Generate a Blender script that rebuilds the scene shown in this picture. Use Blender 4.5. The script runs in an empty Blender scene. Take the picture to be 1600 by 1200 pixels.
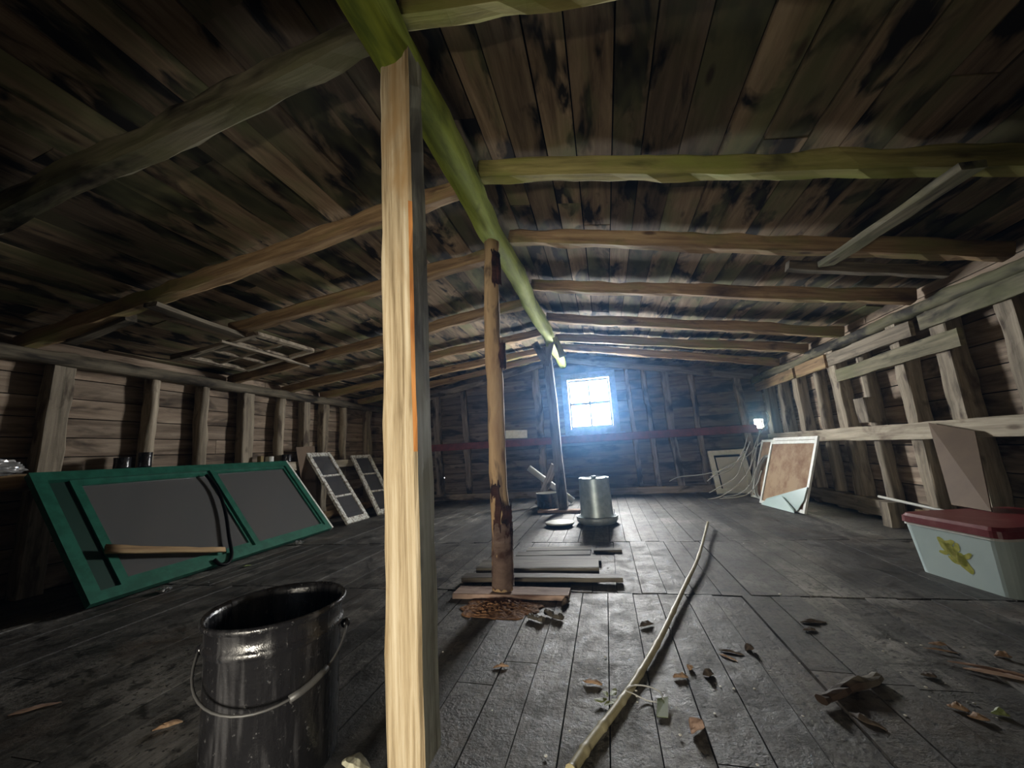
import bpy, bmesh, math, random
from mathutils import Vector, Matrix, noise
V = Vector
scene = bpy.context.scene
COL = scene.collection

# ------------------------------------------------------------------ camera
CAM_H = 0.8
RX = V((0.9702, 0.2339, -0.0616))      # camera right, in the room's axes
RD = V((-0.1000, 0.1540, -0.9830))     # camera down
RF = V((-0.2205, 0.9601, 0.1728))      # camera forward
RF.normalize(); RX = (RX - RF*RX.dot(RF)).normalized(); UPV = RX.cross(RF).normalized()
RD = -UPV
cam_data = bpy.data.cameras.new('camera'); cam = bpy.data.objects.new('camera', cam_data); COL.objects.link(cam)
cam_data.sensor_width = 36; cam_data.lens = 13.5; cam_data.clip_start = 0.02
m = Matrix((RX, UPV, -RF)).transposed().to_4x4(); m.translation = V((0, 0, CAM_H)); cam.matrix_world = m
scene.camera = cam

# ------------------------------------------------------------------ daylight, exposure
scene.view_settings.view_transform = 'Standard'; scene.view_settings.look = 'None'
scene.view_settings.gamma = 1; scene.view_settings.use_curve_mapping = False
scene.view_settings.exposure = 3.2
scene.cycles.max_bounces = 8; scene.cycles.diffuse_bounces = 5; scene.cycles.transparent_max_bounces = 12
scene.cycles.sample_clamp_indirect = 6
world = bpy.data.worlds.new('overcast_sky'); scene.world = world; world.use_nodes = True
wt = world.node_tree
bg = wt.nodes['Background']; bg.inputs[0].default_value = (0.90, 0.95, 1.0, 1); bg.inputs[1].default_value = 1.0
# thin blue-scattering haze everywhere, added to imitate lens glare at the window
vs = wt.nodes.new('ShaderNodeVolumeScatter'); vs.inputs['Color'].default_value = (0.24, 0.52, 1.0, 1)
vs.inputs['Density'].default_value = 0.0085; vs.inputs['Anisotropy'].default_value = 0.87
wt.links.new(vs.outputs[0], wt.nodes['World Output'].inputs['Volume'])
def daylight(name, loc, rot, sx, sy, power, color):
    l = bpy.data.lights.new(name, 'AREA'); l.shape = 'RECTANGLE'; l.size = sx; l.size_y = sy; l.energy = power; l.color = color
    o = bpy.data.objects.new(name, l); COL.objects.link(o); o.location = loc; o.rotation_euler = rot; o.visible_camera = True
    return o
PI = math.pi
daylight('window_daylight', (-0.18, 6.97, 1.56), (math.radians(-82), 0, 0), 1.25, 1.25, 100, (1.0, 0.985, 0.965))
daylight('doorway_daylight', (-0.72, -2.3, 0.40), (math.radians(96), 0, 0), 0.8, 0.6, 20, (1.0, 0.92, 0.77))
daylight('corner_gap_daylight', (2.36, 6.95, 0.99), (math.radians(-90), 0, 0), 0.2, 0.2, 5, (1.0, 0.95, 0.72))
for cx_, cz_ in ((-2.945, 0.40), (-0.285, 1.305), (1.515, 0.606)):
    daylight('chink_daylight', (cx_, 6.86, cz_), (math.radians(-90), 0, 0), 0.08, 0.05, 0.06, (1.0, 1.0, 1.0))

# ------------------------------------------------------------------ points measured in the room
def ray(px, py): return RX*(px-800) + RD*(py-600) + RF*600
C0 = V((0, 0, CAM_H))
def flo(px, py, z=0.0):
    d = ray(px, py); return C0 + d*((z-CAM_H)/d.z)
def onx(px, py, x):
    d = ray(px, py); return C0 + d*(x/d.x)
def ony(px, py, y):
    d = ray(px, py); return C0 + d*(y/d.y)
RIDGE_X = -0.62
def roof_z(x): return 2.36 - (0.21*(x-RIDGE_X) if x > RIDGE_X else 0.175*(RIDGE_X-x))
def onroof(px, py, dz=0.0):
    d = ray(px, py); best = None
    k, z0 = (-0.21, 2.36) if d.x/d.y*2 > -0.9 and px > 750 else (0.175, 2.36)
    t = (z0 + dz - k*RIDGE_X - CAM_H)/(d.z - k*d.x)
    return C0 + d*t

# ------------------------------------------------------------------ materials
def nt(name):
    mt = bpy.data.materials.new(name); mt.use_nodes = True
    t = mt.node_tree; b = t.nodes['Principled BSDF']
    return mt, t, b
def N(t, typ, **kw):
    n = t.nodes.new(typ)
    for k, v in kw.items():
        if k.startswith('i_'):
            n.inputs[int(k[2:])].default_value = v
        else: setattr(n, k, v)
    return n
def ramp(t, fac, stops):
    r = t.nodes.new('ShaderNodeValToRGB'); e = r.color_ramp.elements
    while len(e) < len(stops): e.new(0.5)
    for i, (p, c) in enumerate(stops):
        e[i].position = p; e[i].color = (c[0], c[1], c[2], 1) if not isinstance(c, (int, float)) else (c, c, c, 1)
    t.links.new(fac, r.inputs[0]); return r.outputs[0]
def mixc(t, a, b, fac, mode='MIX'):
    m = t.nodes.new('ShaderNodeMix'); m.data_type = 'RGBA'; m.blend_type = mode
    for s, v in ((m.inputs[0], fac), (m.inputs[6], a), (m.inputs[7], b)):
        if isinstance(v, (int, float)): s.default_value = v
        elif isinstance(v, tuple): s.default_value = (*v[:3], 1)
        else: t.links.new(v, s)
    return m.outputs[2]
def coords(t, scale, island=False, objrand=True):
    tc = t.nodes.new('ShaderNodeTexCoord'); mp = t.nodes.new('ShaderNodeMapping'); mp.inputs['Scale'].default_value = scale
    vec = tc.outputs['Object']
    add = t.nodes.new('ShaderNodeVectorMath'); add.operation = 'ADD'
    cb = t.nodes.new('ShaderNodeVectorMath'); cb.operation = 'SCALE'; cb.inputs[3].default_value = 37.0
    if island:
        g = t.nodes.new('ShaderNodeNewGeometry'); src = g.outputs['Random Per Island']
    else:
        g = t.nodes.new('ShaderNodeObjectInfo'); src = g.outputs['Random']
    co = t.nodes.new('ShaderNodeCombineXYZ')
    for i in range(3): t.links.new(src, co.inputs[i])
    t.links.new(co.outputs[0], cb.inputs[0]); t.links.new(vec, add.inputs[0]); t.links.new(cb.outputs[0], add.inputs[1])
    t.links.new(add.outputs[0], mp.inputs['Vector'])
    return mp.outputs[0], add.outputs[0], src
def noi(t, vec, scale, detail=5, rough=0.6, dist=0.0):
    n = t.nodes.new('ShaderNodeTexNoise'); n.inputs['Scale'].default_value = scale; n.inputs['Detail'].default_value = detail
    n.inputs['Roughness'].default_value = rough; n.inputs['Distortion'].default_value = dist
    t.links.new(vec, n.inputs['Vector']); return n.outputs['Fac']
def bump(t, b, h, strength, dist=0.01):
    bn = t.nodes.new('ShaderNodeBump'); bn.inputs['Strength'].default_value = strength; bn.inputs['Distance'].default_value = dist
    t.links.new(h, bn.inputs['Height']); t.links.new(bn.outputs[0], b.inputs['Normal'])

def wood(name, dark, mid, light, axis='x', island=False, stain=(0.02, 0.015, 0.01), stain_lo=0.36, stain_hi=0.50, var=0.45,
         rough=0.8, moss=None, moss_at=0.58, knots=True, bstr=0.5, grain=16, blot=2.2):
    mt, t, b = nt(name)
    sc = {'x': (1.0, grain, grain), 'y': (grain, 1.0, grain), 'z': (grain, grain, 1.0)}[axis]
    gv, raw, rnd = coords(t, sc, island)
    g = noi(t, gv, 1.6, 7, 0.65, 0.3)
    c = ramp(t, g, [(0.30, dark), (0.50, mid), (0.72, light)])
    # broad stains, stretched along the board
    st = {'x': (0.45, 1.3, 1.3), 'y': (1.3, 0.45, 1.3), 'z': (1.3, 1.3, 0.45)}[axis]
    mp = t.nodes.new('ShaderNodeMapping'); mp.inputs['Scale'].default_value = st; t.links.new(raw, mp.inputs['Vector'])
    s = noi(t, mp.outputs[0], blot*2.2, 4, 0.55, 0.4)
    sm = ramp(t, s, [(stain_lo, 1.0), (stain_hi, 0.0)])
    c = mixc(t, c, stain, sm)
    if moss:
        mz = noi(t, mp.outputs[0], 3.1, 3, 0.6)
        mm = ramp(t, mz, [(moss_at-0.1, 0.0), (moss_at+0.08, 0.85)])
        c = mixc(t, c, moss, mm)
    if knots:
        kv = t.nodes.new('ShaderNodeMapping'); ks = {'x': (2.0, 6, 6), 'y': (6, 2.0, 6), 'z': (6, 6, 2.0)}[axis]
        kv.inputs['Scale'].default_value = ks; t.links.new(raw, kv.inputs['Vector'])
        vo = t.nodes.new('ShaderNodeTexVoronoi'); vo.inputs['Scale'].default_value = 1.0; t.links.new(kv.outputs[0], vo.inputs['Vector'])
        km = ramp(t, vo.outputs['Distance'], [(0.05, 0.85), (0.12, 0.0)])
        c = mixc(t, c, (dark[0]*0.5, dark[1]*0.4, dark[2]*0.35), km)
    # per piece brightness
    mr = t.nodes.new('ShaderNodeMapRange'); mr.inputs[3].default_value = 1-var; mr.inputs[4].default_value = 1+var
    t.links.new(rnd, mr.inputs[0])
    hs = t.nodes.new('ShaderNodeHueSaturation'); t.links.new(mr.outputs[0], hs.inputs['Value']); t.links.new(c, hs.inputs['Color'])
    t.links.new(hs.outputs[0], b.inputs['Base Color'])
    b.inputs['Roughness'].default_value = rough
    b.inputs['Specular IOR Level'].default_value = 0.3
    bump(t, b, g, bstr, 0.006)
    return mt
def plain(name, col, rough=0.6, metal=0.0, col2=None, scale=6, bstr=0.0, lo=0.4, hi=0.6, spec=0.4):
    mt, t, b = nt(name)
    if col2:
        tc = t.nodes.new('ShaderNodeTexCoord'); n = noi(t, tc.outputs['Object'], scale, 6, 0.65)
        c = ramp(t, n, [(lo, col), (hi, col2)]); t.links.new(c, b.inputs['Base Color'])
        if bstr: bump(t, b, n, bstr, 0.004)
    else: b.inputs['Base Color'].default_value = (*col, 1)
    b.inputs['Roughness'].default_value = rough; b.inputs['Metallic'].default_value = metal
    b.inputs['Specular IOR Level'].default_value = spec
    return mt
def glassy(name, tint=(1, 1, 1), gloss=0.12, haze=None):
    mt = bpy.data.materials.new(name); mt.use_nodes = True; t = mt.node_tree; t.nodes.clear()
    out = t.nodes.new('ShaderNodeOutputMaterial'); tr = t.nodes.new('ShaderNodeBsdfTransparent'); tr.inputs[0].default_value = (*tint, 1)
    gl = t.nodes.new('ShaderNodeBsdfGlossy'); gl.inputs['Roughness'].default_value = 0.08
    mx = t.nodes.new('ShaderNodeMixShader'); mx.inputs[0].default_value = gloss
    t.links.new(tr.outputs[0], mx.inputs[1]); t.links.new(gl.outputs[0], mx.inputs[2]); last = mx
    if haze:
        df = t.nodes.new('ShaderNodeBsdfDiffuse'); df.inputs[0].default_value = (*haze[0], 1)
        m2 = t.nodes.new('ShaderNodeMixShader'); m2.inputs[0].default_value = haze[1]
        t.links.new(mx.outputs[0], m2.inputs[1]); t.links.new(df.outputs[0], m2.inputs[2]); last = m2
    t.links.new(last.outputs[0], out.inputs[0]); return mt

M = {}
# floor: dark weathered boards, polished and damp in places
def floor_material():
    mt, t, b = nt('worn_floor_boards')
    gv, raw, rnd = coords(t, (14, 0.9, 10), True)
    tc = t.nodes.new('ShaderNodeTexCoord'); obj = tc.outputs['Object']
    g = noi(t, gv, 2.2, 10, 0.75, 0.3)
    c = ramp(t, g, [(0.30, (0.028, 0.026, 0.023)), (0.52, (0.068, 0.063, 0.057)), (0.75, (0.115, 0.108, 0.10))])
    n1 = noi(t, obj, 1.3, 6, 0.62); pale = ramp(t, n1, [(0.46, 0.0), (0.66, 0.8)])
    c = mixc(t, c, (0.25, 0.24, 0.22), pale)
    n2 = noi(t, obj, 8.5, 9, 0.78, 0.5); muck = ramp(t, n2, [(0.40, 0.95), (0.50, 0.0)])
    c = mixc(t, c, (0.012, 0.011, 0.010), muck)
    fm = t.nodes.new('ShaderNodeMapping'); fm.inputs['Scale'].default_value = (60, 7, 10); t.links.new(raw, fm.inputs['Vector'])
    fg = noi(t, fm.outputs[0], 1.0, 6, 0.7, 0.6); c = mixc(t, c, ramp(t, fg, [(0.32, 0.30), (0.50, 0.95), (0.68, 1.0)]), 1.0, 'MULTIPLY')
    bl_ = noi(t, obj, 3.2, 7, 0.7, 0.8); c = mixc(t, c, ramp(t, bl_, [(0.36, 0.35), (0.52, 1.0)]), 0.9, 'MULTIPLY')
    bw = noi(t, obj, 2.1, 5, 0.6, 0.5); c = mixc(t, c, (0.075, 0.052, 0.036), ramp(t, bw, [(0.54, 0.0), (0.70, 0.6)]))
    n5 = noi(t, obj, 45.0, 3, 0.6); spk = ramp(t, n5, [(0.36, 0.95), (0.42, 0.0)])
    c = mixc(t, c, (0.01, 0.009, 0.008), spk)
    mr = t.nodes.new('ShaderNodeMapRange'); mr.inputs[3].default_value = 0.6; mr.inputs[4].default_value = 1.35; t.links.new(rnd, mr.inputs[0])
    hs = t.nodes.new('ShaderNodeHueSaturation'); t.links.new(mr.outputs[0], hs.inputs['Value']); t.links.new(c, hs.inputs['Color'])
    t.links.new(hs.outputs[0], b.inputs['Base Color'])
    rr = ramp(t, n2, [(0.35, 0.40), (0.6, 0.72)]); t.links.new(rr, b.inputs['Roughness'])
    b.inputs['Specular IOR Level'].default_value = 0.5
    ad = t.nodes.new('ShaderNodeMath'); ad.operation = 'ADD'; md = t.nodes.new('ShaderNodeMath'); md.operation = 'MULTIPLY'; md.inputs[1].default_value = 0.35; t.links.new(g, md.inputs[0])
    n6 = noi(t, obj, 38.0, 5, 0.75); t.links.new(md.outputs[0], ad.inputs[0]); t.links.new(n6, ad.inputs[1])
    bump(t, b, ad.outputs[0], 0.6, 0.010)
    return mt
M['floor'] = floor_material()
M['black'] = plain('dark_void_timber', (0.006, 0.005, 0.004), 0.95, spec=0.0)
M['roof'] = wood('roof_boards', (0.075, 0.050, 0.030), (0.18, 0.128, 0.08), (0.30, 0.225, 0.145), 'y', True, stain=(0.008, 0.006, 0.005), stain_lo=0.42, stain_hi=0.50, var=0.5, moss=(0.13, 0.13, 0.06), moss_at=0.58, grain=12)  # stain holds real blotches plus dark streak shadows put into the colour
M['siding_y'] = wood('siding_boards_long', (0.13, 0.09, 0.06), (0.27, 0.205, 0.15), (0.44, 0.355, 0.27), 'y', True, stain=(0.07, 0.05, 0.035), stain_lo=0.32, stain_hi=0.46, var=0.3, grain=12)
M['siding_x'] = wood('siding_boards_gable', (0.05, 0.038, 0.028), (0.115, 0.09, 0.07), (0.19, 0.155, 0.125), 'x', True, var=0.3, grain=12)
M['rafter'] = wood('rafter_wood', (0.12, 0.072, 0.035), (0.27, 0.175, 0.09), (0.42, 0.30, 0.16), 'x', stain=(0.07, 0.04, 0.02), stain_lo=0.28, stain_hi=0.42, var=0.18, moss=(0.22, 0.22, 0.07), moss_at=0.62)
M['rafter_green'] = wood('green_tinged_rafter_wood', (0.13, 0.11, 0.035), (0.27, 0.235, 0.08), (0.42, 0.365, 0.14), 'x', stain=(0.07, 0.06, 0.02), stain_lo=0.28, stain_hi=0.40, var=0.1, moss=(0.24, 0.27, 0.05), moss_at=0.56)
M['ridge'] = wood('green_beam', (0.17, 0.21, 0.02), (0.32, 0.39, 0.045), (0.46, 0.53, 0.09), 'x', stain=(0.10, 0.14, 0.02), stain_lo=0.30, stain_hi=0.44, var=0.03, knots=False, grain=9)  # the beam's green tint is put into its base colour
M['post'] = wood('sawn_post_wood', (0.17, 0.12, 0.06), (0.44, 0.35, 0.22), (0.64, 0.56, 0.41), 'x', stain=(0.34, 0.22, 0.10), stain_lo=0.30, stain_hi=0.46, var=0.03, grain=34, bstr=1.0)
M['post_edge'] = wood('orange_split_edge', (0.42, 0.16, 0.04), (0.62, 0.27, 0.08), (0.74, 0.38, 0.14), 'x', var=0.02, knots=False, stain=(0.4, 0.16, 0.05))
M['post_side'] = wood('grey_post_side', (0.22, 0.21, 0.15), (0.40, 0.39, 0.29), (0.56, 0.55, 0.43), 'x', var=0.03, knots=False, stain=(0.13, 0.12, 0.09), grain=20)  # grey-green side tone has window bounce light painted into its colour
M['pole'] = wood('peeled_pole_wood', (0.34, 0.20, 0.10), (0.54, 0.37, 0.20), (0.68, 0.50, 0.30), 'x', stain=(0.22, 0.15, 0.09), stain_lo=0.36, stain_hi=0.44, var=0.03, grain=7, blot=3.2)
M['bark'] = wood('red_brown_bark', (0.05, 0.02, 0.012), (0.12, 0.05, 0.03), (0.22, 0.11, 0.07), 'x', var=0.1, knots=False, grain=5, bstr=1.0)
M['bark_low'] = wood('scaly_pink_bark', (0.17, 0.11, 0.085), (0.32, 0.22, 0.17), (0.46, 0.34, 0.28), 'x', var=0.05, knots=False, grain=5, stain=(0.12, 0.06, 0.04), bstr=1.0, blot=5)
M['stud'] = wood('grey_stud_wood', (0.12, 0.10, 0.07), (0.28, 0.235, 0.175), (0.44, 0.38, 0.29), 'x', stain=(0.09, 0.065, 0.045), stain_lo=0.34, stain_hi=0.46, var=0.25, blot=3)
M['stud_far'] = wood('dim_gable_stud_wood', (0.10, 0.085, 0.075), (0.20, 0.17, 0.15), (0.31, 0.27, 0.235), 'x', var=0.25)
M['plate'] = wood('mossy_plate_wood', (0.08, 0.072, 0.04), (0.19, 0.17, 0.11), (0.31, 0.28, 0.19), 'x', moss=(0.15, 0.155, 0.07), moss_at=0.60, var=0.2)
M['plate_dark'] = wood('dark_plate_wood', (0.05, 0.042, 0.028), (0.12, 0.10, 0.07), (0.20, 0.175, 0.13), 'x', var=0.2)
M['rail'] = wood('pale_rail_wood', (0.20, 0.17, 0.12), (0.38, 0.33, 0.25), (0.55, 0.49, 0.39), 'x', stain=(0.14, 0.10, 0.07), stain_lo=0.30, stain_hi=0.42, var=0.12)
M['grey_plank'] = wood('grey_floor_plank', (0.035, 0.030, 0.022), (0.085, 0.074, 0.056), (0.16, 0.145, 0.115), 'x', stain=(0.035, 0.022, 0.014), stain_lo=0.38, stain_hi=0.52, var=0.3, rough=0.7)
M['red'] = plain('faded_red_paint', (0.09, 0.018, 0.016), 0.6, col2=(0.16, 0.032, 0.026), scale=9, bstr=0.2)
M['grey_paint'] = plain('weathered_grey_paint', (0.12, 0.13, 0.14), 0.7, col2=(0.2, 0.21, 0.22), scale=12)
M['white_wood'] = plain('chipped_white_paint', (0.62, 0.64, 0.60), 0.5, col2=(0.74, 0.76, 0.73), scale=20, bstr=0.2)
M['chipped'] = plain('flaking_white_paint', (0.30, 0.27, 0.23), 0.7, col2=(0.72, 0.73, 0.70), scale=30, lo=0.44, hi=0.50, bstr=0.4)
M['green'] = plain('green_paint', (0.012, 0.085, 0.055), 0.42, col2=(0.02, 0.125, 0.085), scale=12, bstr=0.15)
M['dark_green'] = plain('dark_green_channel', (0.004, 0.03, 0.02), 0.6)
M['screen'] = glassy('reflection_grey_screen', (0.35, 0.35, 0.35), 0.10, ((0.24, 0.24, 0.24), 0.36))  # grey diffuse share stands in for reflections on the screens
M['pane'] = glassy('clear_pane', (0.97, 0.985, 1.0), 0.05)
M['dusty_pane'] = glassy('dusty_pane', (0.6, 0.6, 0.6), 0.12, ((0.14, 0.14, 0.15), 0.45))
M['frosted'] = plain('cloudy_pale_glass', (0.42, 0.55, 0.54), 0.25, spec=0.6)
M['rust_mesh'] = plain('rusty_screen_mesh', (0.20, 0.10, 0.045), 0.8, col2=(0.36, 0.25, 0.15), scale=4, bstr=0.4)
M['bucket'] = plain('tarred_black_metal', (0.010, 0.010, 0.012), 0.20, col2=(0.06, 0.06, 0.065), scale=14, bstr=0.7, lo=0.52, hi=0.7, spec=0.7)
def bucket_material():
    mt, t, b = nt('tar_streaked_black_metal'); tc = t.nodes.new('ShaderNodeTexCoord'); mp = t.nodes.new('ShaderNodeMapping'); mp.inputs['Scale'].default_value = (22, 22, 2.2)
    t.links.new(tc.outputs['Object'], mp.inputs['Vector']); a = noi(t, mp.outputs[0], 1.0, 4, 0.6, 0.4); f = noi(t, tc.outputs['Object'], 60, 4, 0.7)
    c = ramp(t, f, [(0.62, (0.011, 0.011, 0.013)), (0.74, (0.16, 0.16, 0.165))]); c = mixc(t, c, (0.06, 0.06, 0.065), ramp(t, a, [(0.55, 0.0), (0.68, 0.7)]))
    t.links.new(c, b.inputs['Base Color']); t.links.new(ramp(t, a, [(0.4, 0.14), (0.6, 0.42)]), b.inputs['Roughness'])
    ad = t.nodes.new('ShaderNodeMath'); ad.operation = 'ADD'; t.links.new(a, ad.inputs[0]); t.links.new(f, ad.inputs[1]); bump(t, b, ad.outputs[0], 0.45, 0.004)
    b.inputs['Specular IOR Level'].default_value = 0.8; return mt
M['tar_bucket'] = bucket_material()
M['tar'] = plain('glossy_tar', (0.002, 0.002, 0.002), 0.5, spec=0.1)
M['wire'] = plain('dull_wire', (0.10, 0.10, 0.10), 0.5, 0.4)
M['cable'] = plain('grey_cable', (0.42, 0.42, 0.40), 0.5)
M['hose'] = plain('pale_grey_hose', (0.42, 0.44, 0.43), 0.45)
M['galv'] = plain('galvanised_steel', (0.30, 0.36, 0.37), 0.42, 0.6, col2=(0.40, 0.46, 0.47), scale=14, bstr=0.1)
M['pan'] = plain('dull_zinc_pan', (0.20, 0.23, 0.24), 0.5, 0.4, col2=(0.28, 0.31, 0.32), scale=10)
M['cooler'] = plain('aqua_white_enamel', (0.50, 0.62, 0.62), 0.35, col2=(0.56, 0.68, 0.68), scale=3)
M['cooler_lid'] = plain('dusty_maroon_plastic', (0.16, 0.018, 0.022), 0.38, col2=(0.26, 0.09, 0.085), scale=7, lo=0.5, hi=0.75)
M['sticker'] = plain('olive_yellow_print', (0.34, 0.36, 0.05), 0.5, col2=(0.50, 0.48, 0.12), scale=40)
M['cardboard'] = plain('brown_hardboard', (0.13, 0.088, 0.058), 0.75, col2=(0.16, 0.11, 0.072), scale=3)
M['cane'] = wood('dry_cane', (0.20, 0.17, 0.09), (0.36, 0.32, 0.19), (0.52, 0.48, 0.33), 'x', var=0.02, knots=False)
M['cane_n'] = plain('straw_cane', (0.30, 0.26, 0.14), 0.5, col2=(0.46, 0.42, 0.27), scale=8)
M['chip'] = plain('bark_chip', (0.20, 0.12, 0.07), 0.8, col2=(0.36, 0.25, 0.16), scale=25, bstr=0.5)
M['chip_dark'] = plain('dark_bark_chip', (0.04, 0.03, 0.022), 0.8, col2=(0.10, 0.075, 0.055), scale=25, bstr=0.5)
M['leaf'] = plain('dry_green_leaf', (0.12, 0.16, 0.05), 0.6, col2=(0.22, 0.25, 0.10), scale=20)
M['tag'] = plain('green_card', (0.13, 0.17, 0.07), 0.5)
M['speck'] = plain('white_speck', (0.55, 0.54, 0.50), 0.5)
M['sawdust'] = plain('rust_brown_sawdust', (0.12, 0.055, 0.025), 0.95, col2=(0.30, 0.16, 0.08), scale=60, bstr=0.8)
M['plastic_bag'] = plain('crumpled_foil', (0.30, 0.31, 0.32), 0.25, 0.6, col2=(0.5, 0.5, 0.5), scale=12, bstr=0.8)
M['grass'] = plain('meadow_grass', (0.06, 0.10, 0.02), 0.9, col2=(0.12, 0.17, 0.04), scale=2)
M['white_in'] = plain('pale_enamel', (0.60, 0.60, 0.57), 0.5)

# ------------------------------------------------------------------ object helpers
def tag(o, label=None, cat=None, group=None, kind=None):
    if label: o['label'] = label
    if cat: o['category'] = cat
    if group: o['group'] = group
    if kind: o['kind'] = kind
    return o
def link(name, me, mats, parent=None, matrix=None):
    if not isinstance(mats, (list, tuple)): mats = [mats]
    for q in mats: me.materials.append(q)
    o = bpy.data.objects.new(name, me); COL.objects.link(o)
    if matrix is not None: o.matrix_world = matrix
    if parent is not None:
        o.parent = parent; o.matrix_parent_inverse = parent.matrix_basis.inverted()
    return o
def obj(name, bm, mats, parent=None, smooth=False, origin=None):
    bmesh.ops.recalc_face_normals(bm, faces=bm.faces)
    if origin is not None: bmesh.ops.translate(bm, verts=bm.verts, vec=-V(origin))
    me = bpy.data.meshes.new(name); bm.to_mesh(me); bm.free()
    if smooth:
        for p in me.polygons: p.use_smooth = True
    mt = Matrix.Translation(V(origin)) if origin is not None else None
    return link(name, me, mats, parent, mt)
def thing(name, loc, label, cat, group=None):
    o = bpy.data.objects.new(name, None); COL.objects.link(o); o.location = loc; o.empty_display_size = 0.1
    tag(o, label, cat, group); return o
def box(bm, lo, hi, mi=0):
    x0, y0, z0 = lo; x1, y1, z1 = hi
    v = [bm.verts.new(p) for p in ((x0,y0,z0),(x1,y0,z0),(x1,y1,z0),(x0,y1,z0),(x0,y0,z1),(x1,y0,z1),(x1,y1,z1),(x0,y1,z1))]
    for f in ((0,3,2,1),(4,5,6,7),(0,1,5,4),(1,2,6,5),(2,3,7,6),(3,0,4,7)):
        q = bm.faces.new([v[i] for i in f]); q.material_index = mi
    return v
def hexa(bm, pts, mi=0):
    v = [bm.verts.new(p) for p in pts]
    for f in ((0,3,2,1),(4,5,6,7),(0,1,5,4),(1,2,6,5),(2,3,7,6),(3,0,4,7)):
        q = bm.faces.new([v[i] for i in f]); q.material_index = mi
def bar(bm, a, b, w, t, nrm, mi=0):
    """a rectangular bar from a to b, w wide across nrm, t thick along nrm"""
    a, b, nrm = V(a), V(b), V(nrm).normalized(); d = (b-a).normalized(); s = nrm.cross(d).normalized()*(w/2); n = nrm*(t/2)
    hexa(bm, [a-s-n, b-s-n, b+s-n, a+s-n, a-s+n, b-s+n, b+s+n, a+s+n], mi)
def frame_basis(d, up):
    d = d.normalized(); up = V(up); z = (up - d*up.dot(d)).normalized(); y = z.cross(d)
    return Matrix((d, y, z)).transposed()
def timber_mesh(name, L, w, h, round_=False, seed=0, wob=0.006, taper=1.0, bow=0.0, chamfer=0.12, flat=0.0, edge_mat=None, side_mat=None):
    bm = bmesh.new(); seg = max(2, int(L/0.09)); rings = []
    if round_:
        n = 14; prof = [(math.cos(2*PI*i/n), math.sin(2*PI*i/n)) for i in range(n)]
        if flat: prof = [(max(-1+flat, min(1-flat, a)), max(-1+flat, min(1-flat, b))) for a, b in prof]
    else:
        c = 1-chamfer; prof = [(1,-c),(1,c),(c,1),(-c,1),(-1,c),(-1,-c),(-c,-1),(c,-1)]; n = 8
    for i in range(seg+1):
        f = i/seg; x = f*L; k = 1+(taper-1)*f; ring = []
        cy = wob*2.0*noise.noise(V((x*1.3, seed*7.1, 0))) + bow*math.sin(PI*f)
        cz = wob*1.5*noise.noise(V((x*1.1, seed*3.7, 9)))
        for j, (a, b) in enumerate(prof):
            r = 1 + wob/max(w, h)*2*1.6*noise.noise(V((x*6, a*1.4+seed*5.3, b*1.4)))
            ring.append(bm.verts.new((x, cy + a*w/2*k*r, cz + b*h/2*k*r)))
        rings.append(ring)
    for i in range(seg):
        for j in range(n):
            q = bm.faces.new((rings[i][j], rings[i][(j+1) % n], rings[i+1][(j+1) % n], rings[i+1][j])); q.smooth = round_
            if edge_mat and j == edge_mat[0] and edge_mat[1] < (i+0.5)/seg < edge_mat[2]: q.material_index = 1
            if side_mat is not None and j in side_mat: q.material_index = 2
            if side_mat is not None and edge_mat and j == edge_mat[0] and (i+0.5)/seg <= edge_mat[1]: q.material_index = 0
    bm.faces.new(rings[0][::-1]); bm.faces.new(rings[-1])
    bmesh.ops.recalc_face_normals(bm, faces=bm.faces)
    me = bpy.data.meshes.new(name); bm.to_mesh(me); bm.free(); return me
SEED = [0]
def timber(name, a, b, w, h, mat, up=(0, 0, 1), parent=None, **kw):
    a, b = V(a), V(b); SEED[0] += 1
    me = timber_mesh(name, (b-a).length, w, h, seed=kw.pop('seed', SEED[0]), **kw)
    mt = frame_basis(b-a, up).to_4x4(); mt.translation = a
    return link(name, me, mat, parent, mt)
def tube(bm, pts, r, n=8, mi=0, cap=True):
    pts = [V(p) for p in pts]; rs = r if isinstance(r, (list, tuple)) else [r]*len(pts); rings = []; ref = V((0.13, 0.21, 0.97))
    for i, p in enumerate(pts):
        d = (pts[min(i+1, len(pts)-1)] - pts[max(i-1, 0)]).normalized()
        s = d.cross(ref); s = s.normalized() if s.length > 1e-4 else V((1, 0, 0)); u = s.cross(d)
        rings.append([bm.verts.new(p + (s*math.cos(2*PI*j/n) + u*math.sin(2*PI*j/n))*rs[i]) for j in range(n)])
    for i in range(len(pts)-1):
        for j in range(n):
            q = bm.faces.new((rings[i][j], rings[i][(j+1) % n], rings[i+1][(j+1) % n], rings[i+1][j])); q.smooth = True; q.material_index = mi
    if cap: bm.faces.new(rings[0][::-1]).material_index = mi; bm.faces.new(rings[-1]).material_index = mi
def spline(pts, n=8, closed=False):
    pts = [V(p) for p in pts]; out = []; m = len(pts)
    rng = m if closed else m-1
    for i in range(rng):
        p0 = pts[(i-1) % m] if closed or i > 0 else pts[0]; p1 = pts[i]; p2 = pts[(i+1) % m]
        p3 = pts[(i+2) % m] if closed or i+2 < m else pts[-1]
        for k in range(n):
            t = k/n; out.append(0.5*((2*p1) + (p2-p0)*t + (2*p0-5*p1+4*p2-p3)*t*t + (3*p1-p0-3*p2+p3)*t**3))
    out.append(pts[0] if closed else pts[-1]); return out
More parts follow.
